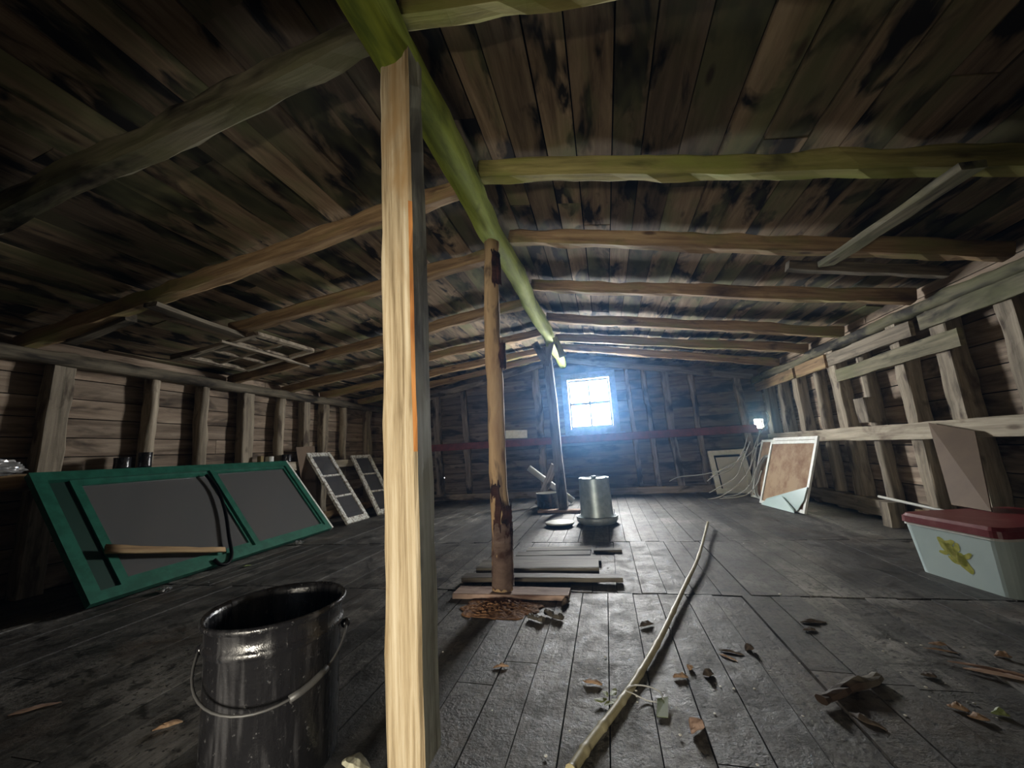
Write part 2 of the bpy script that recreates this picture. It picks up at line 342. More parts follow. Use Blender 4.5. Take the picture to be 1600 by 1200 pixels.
def lathe(bm, prof, c, n=48, mi=0):
    rings = []
    for r, z in prof:
        if r < 1e-5: rings.append([bm.verts.new((c[0], c[1], c[2]+z))])
        else: rings.append([bm.verts.new((c[0]+r*math.cos(2*PI*j/n), c[1]+r*math.sin(2*PI*j/n), c[2]+z)) for j in range(n)])
    for a, b in zip(rings, rings[1:]):
        for j in range(n):
            k = (j+1) % n
            vs = [a[j], a[k], b[k], b[j]] if len(a) > 1 and len(b) > 1 else ([a[0], b[k], b[j]] if len(a) == 1 else [a[j], a[k], b[0]])
            q = bm.faces.new(vs); q.smooth = True; q.material_index = mi
def prism(bm, pts, nrm, t, mi=0):
    n = V(nrm).normalized()*t; a = [bm.verts.new(V(p)) for p in pts]; b = [bm.verts.new(V(p)+n) for p in pts]; m = len(a)
    bm.faces.new(a).material_index = mi; bm.faces.new(b[::-1]).material_index = mi
    for i in range(m): bm.faces.new((a[i], b[i], b[(i+1) % m], a[(i+1) % m])).material_index = mi
def cut(rects, hole):
    out = []; hx0, hx1, hz0, hz1 = hole
    for x0, x1, z0, z1 in rects:
        if hx1 <= x0 or hx0 >= x1 or hz1 <= z0 or hz0 >= z1: out.append((x0, x1, z0, z1)); continue
        if hx0 > x0: out.append((x0, hx0, z0, z1))
        if hx1 < x1: out.append((hx1, x1, z0, z1))
        a, b = max(x0, hx0), min(x1, hx1)
        if hz0 > z0: out.append((a, b, z0, hz0))
        if hz1 < z1: out.append((a, b, hz1, z1))
    return out

# ------------------------------------------------------------------ shell
XL, XR, YF, YN = -4.17, 2.47, 6.75, -1.2     # siding faces
rnd = random.Random(4)
bm = bmesh.new(); box(bm, (XL-0.3, YN-0.3, -0.12), (XR+0.3, YF+0.3, -0.03), 1)
x = XL-0.05; i = 0
while x < XR+0.05:
    w = 0.128 + rnd.random()*0.012
    for a, b, off in ((YN-0.1, 2.33, 0), (2.34, 3.50, 0.05), (3.51, YF+0.1, 0.02)):
        zz = rnd.uniform(-0.003, 0.003); tl = rnd.uniform(-0.002, 0.002)
        x0, x1 = x+off+0.002, x+off+w-0.002
        brk = [a, b] if rnd.random() < 0.45 or b-a < 1.5 else [a, rnd.uniform(a+0.8, b-0.5), b]
        for p, q in zip(brk, brk[1:]):
            p2, q2 = p+0.002, q-0.002
            hexa(bm, [(x0,p2,-0.03),(x1,p2,-0.03),(x1,q2,-0.03),(x0,q2,-0.03),(x0,p2,zz+tl),(x1,p2,zz-tl),(x1,q2,zz-tl),(x0,q2,zz+tl)], 0)
    x += w; i += 1
tag(obj('floor', bm, [M['floor'], M['black']]), kind='structure')

# roof boards over the rafters (one ceiling, both slopes)
bm = bmesh.new(); RT = 0.132
def rz(x): return roof_z(x) + RT
for side in (-1, 1):
    x = RIDGE_X; end = XL-0.15 if side < 0 else XR+0.15
    while (x-end)*side < 0:
        w = rnd.uniform(0.12, 0.19); x1 = x + side*w; y = YN-0.2
        while y < YF+0.2:
            y1 = min(YF+0.25, y + rnd.uniform(1.6, 4.2)); j = rnd.uniform(-0.002, 0.010); g = 0.002+rnd.random()*0.003
            xa, xb = x+side*g, x1-side*g; za, zb = rz(xa)+j, rz(xb)+j+rnd.uniform(-0.003, 0.003)
            hexa(bm, [(xa,y,za),(xb,y,zb),(xb,y1-0.003,zb),(xa,y1-0.003,za),(xa,y,za+0.02),(xb,y,zb+0.02),(xb,y1-0.003,zb+0.02),(xa,y1-0.003,za+0.02)], 0)
            y = y1
        x = x1
    e = end
    hexa(bm, [(RIDGE_X,YN-0.3,rz(RIDGE_X)+0.04),(e,YN-0.3,rz(e)+0.04),(e,YF+0.3,rz(e)+0.04),(RIDGE_X,YF+0.3,rz(RIDGE_X)+0.04),
              (RIDGE_X,YN-0.3,rz(RIDGE_X)+0.08),(e,YN-0.3,rz(e)+0.08),(e,YF+0.3,rz(e)+0.08),(RIDGE_X,YF+0.3,rz(RIDGE_X)+0.08)], 1)
tag(obj('ceiling', bm, [M['roof'], M['black']]), kind='structure')

# side walls: horizontal siding with a dark sheathing behind
def side_wall(name, x, out):
    bm = bmesh.new(); z = 0.0
    while z < 1.9:
        h = rnd.uniform(0.14, 0.19); y = YN-0.1
        while y < YF+0.1:
            y1 = min(YF+0.1, y+rnd.uniform(2.0, 3.8)); t = rnd.uniform(0.0, 0.006)
            lo = (min(x+out*t, x+out*0.025), y+0.001, z+0.004); hi = (max(x+out*t, x+out*0.025), y1-0.001, min(z+h-0.004, 2.0))
            box(bm, lo, hi, 0); y = y1
        z += h
    a, b = sorted((x+out*0.028, x+out*0.10)); box(bm, (a, YN-0.2, -0.1), (b, YF+0.2, 2.1), 1)
    return tag(obj(name, bm, [M['siding_y'], M['black']]), kind='structure')
side_wall('wall_left', XL, -1); side_wall('wall_right', XR, 1)

# gable walls
def gable(name, y, out, holes, mat):
    bm = bmesh.new(); z = 0.0
    while z < 2.5:
        h = rnd.uniform(0.15, 0.20); z1 = z+h-0.004
        # board clipped under the roof slopes
        xl = max(XL-0.05, RIDGE_X - (2.36+RT-z)/0.175) if z1 > 1.7 else XL-0.05
        xr = min(XR+0.05, RIDGE_X + (2.36+RT-z)/0.21) if z1 > 1.7 else XR+0.05
        rects = [(xl, xr, z+0.003, z1)]
        for q in holes: rects = cut(rects, q)
        t = rnd.uniform(0, 0.005)
        for x0, x1, z0, z2 in rects:
            a, b = sorted((y+out*t, y+out*0.025)); box(bm, (x0, a, z0), (x1, b, z2), 0)
        z += h
    rects = [(XL-0.2, XR+0.2, -0.1, 2.6)]
    for q in holes: rects = cut(rects, q)
    for x0, x1, z0, z2 in rects:
        a, b = sorted((y+out*0.027, y+out*0.06)); box(bm, (x0, a, z0), (x1, b, z2), 1)
    return tag(obj(name, bm, [mat, M['black']]), kind='structure')
WX0, WX1, WZ0, WZ1 = -0.58, 0.20, 1.08, 2.00
far_holes = [(WX0, WX1, WZ0, WZ1), (2.30, 2.42, 0.92, 1.06), (-2.96, -2.93, 0.395, 0.405), (-0.30, -0.27, 1.30, 1.31), (1.50, 1.53, 0.60, 0.612)]
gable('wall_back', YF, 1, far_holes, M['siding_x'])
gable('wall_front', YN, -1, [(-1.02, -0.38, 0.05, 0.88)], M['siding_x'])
bm = bmesh.new(); box(bm, (-60, -60, -2.7), (60, 60, -2.6)); tag(obj('ground', bm, M['grass']), kind='structure')

# far window
win = bpy.data.objects.new('window_1', None); COL.objects.link(win); win.location = ((WX0+WX1)/2, YF-0.02, WZ0); tag(win, kind='structure')
yw = YF-0.035
bm = bmesh.new()
for a, b, c, d in ((WX0-0.07, WX0+0.035, WZ0-0.06, WZ1+0.08), (WX1-0.035, WX1+0.07, WZ0-0.06, WZ1+0.08), (WX0+0.035, WX1-0.035, WZ1-0.03, WZ1+0.08), (WX0+0.035, WX1-0.035, WZ0-0.06, WZ0+0.03)):
    box(bm, (a, yw, c), (b, yw+0.035, d))
obj('window_casing', bm, M['grey_paint'], win)
bm = bmesh.new(); box(bm, (WX0-0.14, yw-0.05, WZ0-0.09), (WX1+0.14, yw+0.03, WZ0-0.06)); obj('window_sill', bm, M['grey_paint'], win)
zm = (WZ0+WZ1)/2
for nm, z0, z1, dy in (('lower_sash', WZ0+0.03, zm+0.015, 0.04), ('upper_sash', zm-0.015, WZ1-0.03, 0.07)):
    bm = bmesh.new(); a, b = WX0+0.035, WX1-0.035; y0, y1 = yw+dy, yw+dy+0.028
    for r in ((a, a+0.035, z0, z1), (b-0.035, b, z0, z1), (a+0.035, b-0.035, z0, z0+0.045), (a+0.035, b-0.035, z1-0.04, z1), ((a+b)/2-0.016, (a+b)/2+0.016, z0+0.035, z1-0.03)):
        box(bm, (r[0], y0, r[2]), (r[1], y1, r[3]))
    s = obj(nm, bm, M['grey_paint'], win)
    bm = bmesh.new(); box(bm, (a+0.03, y0+0.012, z0+0.03), (b-0.03, y0+0.015, z1-0.03)); obj('window_pane', bm, M['pane'], s)

# ------------------------------------------------------------------ roof frame
rb = timber('ridge_beam', (RIDGE_X, YN, 2.29), (RIDGE_X+0.03, 6.72, 2.27), 0.17, 0.21, M['ridge'], round_=True, flat=0.12, wob=0.012, taper=0.85)
tag(rb, 'green ridge beam running the length of the roof', 'ridge beam')
ordn = ['first', 'second', 'third', 'fourth', 'fifth', 'sixth', 'seventh', 'eighth', 'ninth', 'tenth', 'eleventh']
RF_R = [((755,282),(1600,268)), ((805,382),(1510,405)), ((832,455),(1400,475)), ((850,503),(1285,525)), ((862,533),(1225,550)), ((880,548),(1180,570))]
RF_L = [((578,70),(0,350)), ((720,310),(205,490)), ((752,400),(375,522)), ((800,475),(425,585)), ((830,520),(490,605)), ((838,545),(600,605)), ((850,555),(640,615))]
def rafter(a, b, side, w, h, mat, label, end_x=None, **kw):
    a, b = V(a), V(b)
    ex = end_x if end_x is not None else (2.42 if side > 0 else -4.12)
    f = (ex-a.x)/(b.x-a.x); e = a+(b-a)*f
    e.z = roof_z(e.x); s = V(a); s.x = RIDGE_X+side*0.07; s.z = roof_z(s.x)
    s.z += h/2+0.004; e.z += h/2+0.004
    o = timber('rafter', s, e, w, h, mat, wob=0.010, **kw)
    tag(o, label, 'rafter', 'rafters carrying the roof boards'); return o
descR = ['bright yellow-green knotty rafter spanning the cooler side', 'tan knotty pole rafter crossed by the slanting brace', 'brown squared rafter just past the short crosspiece', 'grey-brown rafter with moss on its lower edge, fourth from window gable', 'brown rafter on cooler side, second before the window gable', 'brown rafter on cooler side right up before the window gable']
descR[3] = 'grey-brown rafter with moss on its lower edge, third before the window gable'
descR[5] = 'brown rafter on cooler side, last before the window gable'
for i, (p, q) in enumerate(RF_R):
    a, b = onroof(*p), onroof(*q)
    rafter(a, b, 1, 0.085, 0.105, M['rafter_green'] if i == 0 else M['rafter'], descR[i], chamfer=0.28)
descL = ['wide olive rafter meeting the ridge above the big square post', 'ochre split-edged rafter running behind the top of the square post', 'tan rafter with a cut end stopping short of the green sash wall', 'long tan rafter beside the lattice frame', 'thin rafter just beyond the lattice frame', 'pale-edged rafter on green sash side, second before window gable', 'pale-edged rafter on green sash side, last before window gable']
for i, (p, q) in enumerate(RF_L):
    a, b = onroof(*p), onroof(*q)
    rafter(a, b, -1, 0.10 if i < 3 else 0.085, 0.105 if i == 0 else 0.10, M['rafter'] if i else M['plate'], descL[i], end_x=-3.05 if i == 2 else None, chamfer=0.25)
o = rafter(onroof(880, 0), onroof(880, 0)+V((1, 0.0, 0)), 1, 0.08, 0.10, M['rafter_green'], 'green-edged rafter just clipping the top edge of view', chamfer=0.3)
# near rafters behind the camera
for y in (0.1, -0.8):
    w_ = 'directly above the camera end' if y > 0 else 'beside the low doorway gable'
    rafter((RIDGE_X, y, 2.36), (1, y, 2), 1, 0.085, 0.10, M['rafter'], 'brown rafter on the cooler side, '+w_)
    rafter((RIDGE_X, y, 2.36), (-2, y, 2), -1, 0.085, 0.10, M['rafter'], 'brown rafter on the green window side, '+w_)
# brace and short pieces hung under the rafters
a = onroof(1505, 270, -0.03); b = onroof(1292, 412, -0.03)
tag(timber('roof_brace', a+V((0,-0.05,0)), b+V((0, 0.0, 0)), 0.10, 0.035, M['plate']), 'grey-green plank nailed slantwise under two rafters', 'brace')
a = onroof(1232, 425, -0.0); b = onroof(1500, 428, -0.0)
tag(timber('roof_crosspiece', a+V((0, 0, 0.05)), b+V((0, 0.1, 0.05)), 0.06, 0.07, M['plate_dark']), 'short dark pole between two rafters under the slanting brace', 'crosspiece')
a = onroof(235, 475, -0.03); b = onroof(392, 532, -0.03)
tag(timber('roof_runner', a, b, 0.10, 0.03, M['plate_dark']), 'dull board running under the rafters above the green sash', 'board')
a = onroof(205, 495, 0.02); b = onroof(110, 530, 0.02)
tag(timber('roof_brace', a, b, 0.07, 0.07, M['plate_dark']), 'short dark strut below the split-edged rafter', 'brace')
a = onroof(372, 538, -0.02); b = onroof(272, 560, -0.02)
tag(timber('roof_brace', a, b, 0.08, 0.05, M['plate_dark']), 'short dull strut beside the lattice frame', 'brace')
# lattice sash laid up under the rafters
P = [onroof(400, 522, -0.035), onroof(488, 548, -0.035), onroof(385, 578, -0.035), onroof(288, 557, -0.035)]
root = thing('window_sash', (P[0]+P[2])/2, 'bare six-light sash stored flat under the rafters by the side wall', 'window sash')
bm = bmesh.new(); nr = (P[1]-P[0]).cross(P[3]-P[0]).normalized()
for a, b in ((0,1),(1,2),(2,3),(3,0)): bar(bm, P[a], P[b], 0.05, 0.03, nr)
obj('sash_frame', bm, M['stud'], root)
lerp = lambda a, b, f: a+(b-a)*f
bm = bmesh.new()
for f in (1/3., 2/3.): bar(bm, lerp(P[0], P[3], f), lerp(P[1], P[2], f), 0.022, 0.022, nr)
bar(bm, lerp(P[0], P[1], 0.5), lerp(P[3], P[2], 0.5), 0.022, 0.022, nr)
obj('muntin', bm, M['stud'], root)
a = onroof(345, 533, -0.085); b = onroof(482, 573, -0.085)
tag(timber('wooden_lath', a, b, 0.03, 0.02, M['stud']), 'thin lath lying under the bare sash near the roof', 'lath')

# wall plates
tag(timber('wall_plate', (2.37, 1.2, 1.66), (2.37, 6.7, 1.66), 0.12, 0.11, M['plate'], round_=True, flat=0.15, wob=0.016), 'mossy squared log plate on top of the wall behind the cooler', 'wall plate')
tag(timber('wall_plate', (-4.06, 0.8, 1.72), (-4.06, 6.7, 1.72), 0.14, 0.12, M['plate_dark'], round_=True, flat=0.15, wob=0.012), 'dark log plate on top of the wall behind the green sash', 'wall plate')
# studs, wall behind the cooler
sx = 2.405
dR = ['pale stud in the corner by the light gap', 'knotty stud second from the window gable', 'tan stud third from the window gable', 'split stud fourth from the window gable, above the white screens', 'wide flat stud fifth from the window gable', 'mottled bark-edged stud sixth from the window gable', 'straight stud behind the conduit', 'wide grey stud between conduit and hardboard panel', 'grey-green stud behind the hardboard panel', 'dim stud beyond the cooler toward the doorway']
ysR = [6.3, 5.85, 5.38, 4.95, 4.56, 4.14, 3.67, 3.24, 2.80, 2.35]
for i, y in enumerate(ysR):
    o = timber('wall_stud', (sx, y, 0.0), (sx+rnd.uniform(-0.01, 0.01), y+rnd.uniform(-0.03, 0.03), 1.62), 0.12+rnd.uniform(-0.02, 0.02), 0.11, M['stud'], up=(-1, 0, 0), round_=i in (3, 5), flat=0.1, wob=0.007)
    tag(o, dR[i], 'wall stud', 'studs of the wall behind the cooler')
dL = ['dim stud at the doorway end beside the crumpled foil', 'wide squared grey stud above the green sash corner', 'crooked pale pole stud between the dark tins', 'short brown log stud above the middle of the green sash', 'broad flat stud above the divider of the green sash', 'slim round bark stud behind the small cup', 'pale-edged square stud above the leaning hardboard', 'rough stud above the small nailed board', 'wavy bark-edged stud above the white sash', 'dark stud in the far corner']
ysL = [1.62, 2.03, 2.68, 3.17, 3.70, 4.15, 4.60, 4.96, 5.42, 6.12]
for i, y in enumerate(ysL):
    rd = i in (2, 3, 5, 8)
    o = timber('wall_stud', (-4.10, y, 0.0), (-4.10, y+rnd.uniform(-0.03, 0.03), 1.68), 0.11+(0.03 if i in (1, 4) else 0)+rnd.uniform(-0.01, 0.015), 0.11, M['stud'], up=(1, 0, 0), round_=rd, wob=0.013 if rd else 0.006)
    tag(o, dL[i], 'wall stud', 'studs of the wall behind the green sash')
# studs of the window gable
dF = ['grey board stud beside the big square post', 'reddish pole stud between square post and bark pole', 'pale stud behind the hanging grey pipe', 'dim stud beside the window casing', 'wavy pole stud first past the window', 'light wide board stud second past the window', 'knotty stud rising past the red board', 'stud close to the corner with the light gap', 'dark stud in the corner beyond the white sashes']
for i, (x, w) in enumerate(((-3.02, 0.13), (-2.47, 0.10), (-1.10, 0.12), (0.46, 0.07), (0.74, 0.09), (1.05, 0.11), (1.46, 0.09), (2.12, 0.10), (-3.7, 0.11))):
    top = roof_z(x)-0.05
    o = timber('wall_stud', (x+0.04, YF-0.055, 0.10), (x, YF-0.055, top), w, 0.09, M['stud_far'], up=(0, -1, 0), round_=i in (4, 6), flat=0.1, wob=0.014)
    tag(o, dF[i], 'wall stud', 'studs of the window gable')
tag(timber('wall_sill', (-4.1, YF-0.06, 0.055), (2.4, YF-0.06, 0.055), 0.12, 0.11, M['stud_far']), 'dark sill timber along the foot of the window gable', 'sill timber')
for s, xe, lb in ((1, 2.35, 'thin collar board following the roof slope above the window, cooler side'), (-1, -4.05, 'thin collar board following the roof slope, green sash side of the window gable')):
    a = V((RIDGE_X+s*0.1, YF-0.09, roof_z(RIDGE_X+s*0.1)-0.02)); b = V((xe, YF-0.09, roof_z(xe)-0.02))
    tag(timber('gable_board', a, b, 0.03, 0.10, M['stud_far'], wob=0.003), lb, 'gable board')
tag(timber('gable_rail', (-3.3, YF-0.125, 0.95), (2.28, YF-0.125, 0.92), 0.025, 0.12, M['red'], wob=0.002), 'faded red-painted board across the window gable', 'rail')
a, b = ony(790, 679, YF-0.15), ony(824, 678, YF-0.15)
tag(timber('nailed_board', a, b, 0.02, 0.14, M['white_wood'], wob=0.002), 'short white board with a broken end beside the bark pole on the window gable', 'board')

# rails and nailers on the side walls
tag(timber('wall_rail', (2.335, 1.4, 0.775), (2.335, 6.4, 0.755), 0.03, 0.125, M['rail'], wob=0.004), 'long pale rail board nailed across the studs above the white screens', 'rail')
tag(timber('wall_rail', (2.325, 3.05, 1.36), (2.325, 4.45, 1.345), 0.03, 0.12, M['plate'], wob=0.004), 'grey-green board nailed across studs above the hardboard panel', 'rail')
tag(timber('wall_rail', (2.34, 2.2, 1.545), (2.34, 3.35, 1.545), 0.03, 0.11, M['plate'], wob=0.004), 'mossy nailer board under the plate above the cooler', 'rail')
tag(timber('wall_rail', (2.33, 3.42, 1.525), (2.33, 4.55, 1.525), 0.03, 0.12, M['stud'], wob=0.004), 'pale nailer board under the plate above the conduit', 'rail')
tag(timber('wall_rail', (2.33, 4.60, 1.53), (2.33, 5.25, 1.53), 0.03, 0.14, M['rafter'], wob=0.004), 'tan nailer board under the plate above the white screens', 'rail')
tag(timber('wall_rail', (2.33, 5.30, 1.53), (2.33, 6.55, 1.53), 0.03, 0.12, M['rafter'], wob=0.004), 'tan nailer board under the plate in the gable corner', 'rail')
tag(timber('wall_rail', (-4.02, 1.0, 0.80), (-4.02, 6.4, 0.78), 0.05, 0.11, M['rail'], wob=0.006), 'dull rail board across the studs behind the green sash', 'rail')
tag(timber('wall_log', (-3.96, 1.2, 0.80), (-3.93, 1.93, 0.80), 0.09, 0.11, M['rafter'], round_=True), 'stub of tan log on the rail below the crumpled foil', 'log')
tag(timber('wall_block', (2.32, 4.10, 0.86), (2.32, 4.10, 1.08), 0.15, 0.10, M['stud'], up=(-1, 0, 0)), 'mottled wood block standing on the rail against the siding', 'block')
# base timbers
tag(timber('base_board', (2.30, 3.75, 0.085), (2.33, 2.4, 0.085), 0.035, 0.16, M['rafter'], wob=0.004), 'tan base plank on edge behind the cooler', 'base board')
tag(timber('base_log', (2.36, 4.05, 0.10), (2.36, 6.5, 0.10), 0.10, 0.14, M['stud'], wob=0.008), 'dark sill log along the foot of the wall behind the screens', 'base log')
tag(timber('wood_block', (2.24, 3.93, 0.0), (2.24, 3.93, 0.20), 0.11, 0.11, M['stud'], up=(-1, 0, 0)), 'stubby wood block on the floor beside the tan base plank', 'block')
tag(timber('base_log', (-4.02, 4.4, 0.06), (-4.02, 6.4, 0.06), 0.12, 0.12, M['rafter'], wob=0.008, round_=True), 'tan sill log at the foot of the wall behind the white sash', 'base log')

# ------------------------------------------------------------------ posts
o = timber('support_post', (-0.590, 1.10, 0.0), (-0.600, 1.10, 2.27), 0.112, 0.118, [M['post'], M['post_edge'], M['post_side']], up=(0, -1, 0), wob=0.0035, chamfer=0.16, edge_mat=(3, 0.34, 0.72), side_mat=(4, 5, 6))
tag(o, 'big square sawn timber post under the ridge, nearest the black bucket'.replace('nearest', 'beside'), 'post')
# peeled pole
root = thing('support_pole', (-0.64, 2.26, 0.036), 'peeled round pole with bark patches standing on floor planks', 'post')
ptop = V((-0.60, 2.26, 2.17)); pbot = V((-0.645, 2.26, 0.036))
timber('peeled_pole', pbot, ptop, 0.112, 0.112, M['pole'], up=(0, -1, 0), parent=root, round_=True, wob=0.010, taper=0.82, bow=0.012, seed=55)
def bark_patch(z0, z1, a0, a1, mat, seed):
    bm = bmesh.new(); nz, na = 26, 30; g = {}
    for i in range(nz+1):
        for j in range(na+1):
            f = i/nz; e = 0.35*noise.noise(V((f*3, seed, 0)))
            ang = a0 + (a1-a0)*(j/na) + e*(1 if j in (0, na) else 0.5); z = z0+(z1-z0)*f + (0.06*noise.noise(V((j*0.36, seed, 5))) if i in (0, nz) else 0)
            L = 2.14; k = 1+(0.82-1)*((z-0.03)/L); c = pbot.lerp(ptop, (z-0.03)/L) + V((0.012*math.sin(PI*(z-0.03)/L), 0, 0))
            r = 0.0575*k + 0.006 + 0.004*noise.noise(V((ang*3, z*20, seed))) + 0.003*noise.noise(V((ang*9, z*60, seed)))
            g[i, j] = bm.verts.new(c + V((r*math.cos(ang), r*math.sin(ang), z-c.z)))
    for i in range(nz):
        for j in range(na): bm.faces.new((g[i,j], g[i,j+1], g[i+1,j+1], g[i+1,j])).smooth = True
    bmesh.ops.solidify(bm, geom=bm.faces[:], thickness=0.004)
    return obj('bark', bm, mat, root, origin=pbot)
bark_patch(0.05, 0.40, 0, 2*PI-0.02, M['bark_low'], 1)
bark_patch(0.37, 0.62, -PI*0.95, -PI*0.45, M['bark'], 2)
bark_patch(0.33, 0.50, -PI*0.40, 0.1, M['bark'], 3)
bark_patch(1.30, 1.47, -PI*0.32, 0.5, M['bark'], 4)
bark_patch(1.85, 2.08, -PI*0.45, 0.2, M['bark'], 6)
# far post of nailed boards
root = thing('support_post', (-0.60, 5.1, 0.04), 'pale board post with splayed brackets by the white-lined pot', 'post')
timber('post_shaft', (-0.60, 5.12, 0.046), (-0.66, 5.12, 2.18), 0.12, 0.10, M['stud_far'], up=(0, -1, 0), parent=root)
timber('bracket', (-0.67, 5.04, 1.95), (-0.80, 5.02, 2.24), 0.09, 0.025, M['stud_far'], up=(0, -1, 0), parent=root)
timber('bracket', (-0.66, 5.03, 1.90), (-0.54, 5.01, 2.28), 0.07, 0.025, M['stud_far'], up=(0, -1, 0), parent=root)
o = timber('hanging_slat', (-0.50, 4.80, 2.22), (-0.42, 4.82, 1.95), 0.06, 0.015, M['rafter_green'], up=(0, -1, 0), round_=True, taper=1.5)
tag(o, 'yellowish paddle-shaped slat dangling from the ridge beam near the window', 'slat')
tag(timber('base_plank', (-0.92, 5.08, 0.02), (-0.38, 5.05, 0.02), 0.13, 0.034, M['bark_low']), 'reddish-grey plank under the foot of the pale board post', 'plank')
# planks around the pole
def fplank(name, p, q, w, h, z, mat, label, cat='plank', **kw):
    a, b = flo(*p, z=z+h), flo(*q, z=z+h); a.z = b.z = z+h/2
    tag(timber(name, a, b, w, h, mat, **kw), label, cat)
def fp(x0, x1, y, w, h, z, mat, label, dy=0.0, **kw):
    tag(timber('loose_plank', (x0, y, z+h/2), (x1, y+dy, z+h/2), w, h, mat, wob=0.004, **kw), label, 'plank', 'loose planks lying around the peeled pole')
fp(-0.93, -0.27, 2.27, 0.13, 0.028, 0.0, M['bark_low'], 'tan plank directly under the foot of the peeled pole', -0.01)
fp(-0.96, 0.02, 2.47, 0.10, 0.03, 0.012, M['grey_plank'], 'long dark plank with a pointed bark end just behind the pole', 0.03, taper=0.8)
fp(-0.92, -0.12, 2.68, 0.19, 0.055, 0.0, M['grey_plank'], 'thick grey plank behind the pole with a mossy end', 0.02)
fp(-0.80, -0.11, 2.90, 0.14, 0.03, 0.0, M['grey_plank'], 'grey plank fourth from the pole foot, behind the thick one', 0.02)
fp(-0.75, -0.19, 3.08, 0.12, 0.02, 0.0, M['grey_plank'], 'pale flat plank fifth from the pole foot', 0.01)
fp(-0.70, -0.19, 3.24, 0.12, 0.015, 0.0, M['grey_plank'], 'thin flat plank furthermost of those behind the pole', 0.01)
fp(-0.17, 0.04, 3.18, 0.06, 0.02, 0.0, M['grey_plank'], 'short offcut strip in front of the galvanised waterer', 0.01)
# sawdust heap at the pole foot
bm = bmesh.new(); c = V((-0.62, 2.09, 0.0)); nr_, na_ = 22, 110; g = {}
for i in range(nr_+1):
    for j in range(na_):
        a = 2*PI*j/na_; r = i/nr_*(0.17+0.06*noise.noise(V((math.cos(a)*2, math.sin(a)*2, 3))))
        h = 0.020*(1-i/nr_)**0.9*(0.7+0.9*noise.noise(V((r*60*math.cos(a), r*60*math.sin(a), 1)))) + 0.003*noise.noise(V((r*200*math.cos(a), r*200*math.sin(a), 1))) if i < nr_ else 0.0
        g[i, j] = bm.verts.new((c.x+r*1.25*math.cos(a), c.y+r*0.8*math.sin(a), max(0.0, h)+0.004*(i < nr_)))
for i in range(nr_):
    for j in range(na_): bm.faces.new((g[i,j], g[i,(j+1) % na_], g[i+1,(j+1) % na_], g[i+1,j]))
o = obj('sawdust', bm, M['sawdust'], origin=c); tag(o, 'rust-brown sawdust and bark crumbs heaped at the foot of the pole', 'sawdust', kind='stuff')

# ------------------------------------------------------------------ green sash (double) leaning on the wall
def quad_panel(bl, br, tl):
    """local frame of a leaning panel: origin bl, u along the bottom, v up the slope, n towards the room"""
    bl, br, tl = V(bl), V(br), V(tl); u = (br-bl).normalized(); v = tl-bl; v = (v-u*v.dot(u)).normalized(); n = u.cross(v).normalized()
    return bl, u, v, n, (br-bl).length, (tl-bl).length
def P2(fr, a, b, c=0.0): return fr[0]+fr[1]*a+fr[2]*b+fr[3]*c
def slab(bm, fr, a0, a1, b0, b1, c0, c1, mi=0):
    hexa(bm, [P2(fr,a0,b0,c0), P2(fr,a1,b0,c0), P2(fr,a1,b1,c0), P2(fr,a0,b1,c0), P2(fr,a0,b0,c1), P2(fr,a1,b0,c1), P2(fr,a1,b1,c1), P2(fr,a0,b1,c1)], mi)
bl = flo(133, 955); br = flo(505, 828); tlx = onx(80, 745, -3.86)
br.x = -3.30; br.y -= 0.06
bl.z = br.z = 0.01
fr = quad_panel(bl, br, V((-3.86, tlx.y, tlx.z)))

W, H = fr[4], fr[5]
if fr[3].x < 0: fr = (fr[0], fr[1], fr[2], -fr[3], fr[4], fr[5])
root = thing('storm_window', (bl+br)/2, 'long green-framed double storm window leaning on the wall, screens with painted grey reflections', 'storm window')
t = 0.045; k = 0.56
bm = bmesh.new()
for r in ((0, W-0.02, 0, 0.07), (0, W-0.02, H-0.075, H), (0, 0.075, 0.07, H-0.075), (W*k-0.045, W*k, 0.07, H-0.075), (W-0.085, W-0.02, 0.07, H-0.075)):
    slab(bm, fr, r[0], r[1], r[2], r[3], 0, t)
obj('outer_frame', bm, M['green'], root)
bm = bmesh.new(); slab(bm, fr, W-0.02, W+0.005, 0, H, 0, t+0.003); o = obj('edge_strip', bm, M['white_wood'], root); o['label'] = 'white-painted edge strip'
bm = bmesh.new(); slab(bm, fr, 0.075, 0.20, 0.07, H-0.075, 0.002, 0.012); o = obj('dark_channel', bm, M['dark_green'], root)
bm = bmesh.new()
for r in ((0.20, 0.255, 0.07, H-0.075), (W*k-0.075, W*k-0.045, 0.07, H-0.075), (0.255, W*k-0.075, 0.07, 0.12), (0.255, W*k-0.075, H-0.125, H-0.075)):
    slab(bm, fr, r[0], r[1], r[2], r[3], 0.004, 0.028)
obj('inner_frame', bm, M['green'], root)
bm = bmesh.new()
for r in ((W*k, W*k+0.03, 0.07, H-0.075), (W-0.115, W-0.085, 0.07, H-0.075), (W*k+0.03, W-0.115, 0.07, 0.10), (W*k+0.03, W-0.115, H-0.105, H-0.075)):
    slab(bm, fr, r[0], r[1], r[2], r[3], 0.004, 0.03)
obj('inner_frame', bm, M['green'], root)
for a0, a1, b0, b1 in ((0.255, W*k-0.075, 0.12, H-0.125), (W*k+0.03, W-0.115, 0.10, H-0.105)):
    bm = bmesh.new(); slab(bm, fr, a0, a1, b0, b1, 0.012, 0.015); obj('screen', bm, M['screen'], root)
fr_green = fr
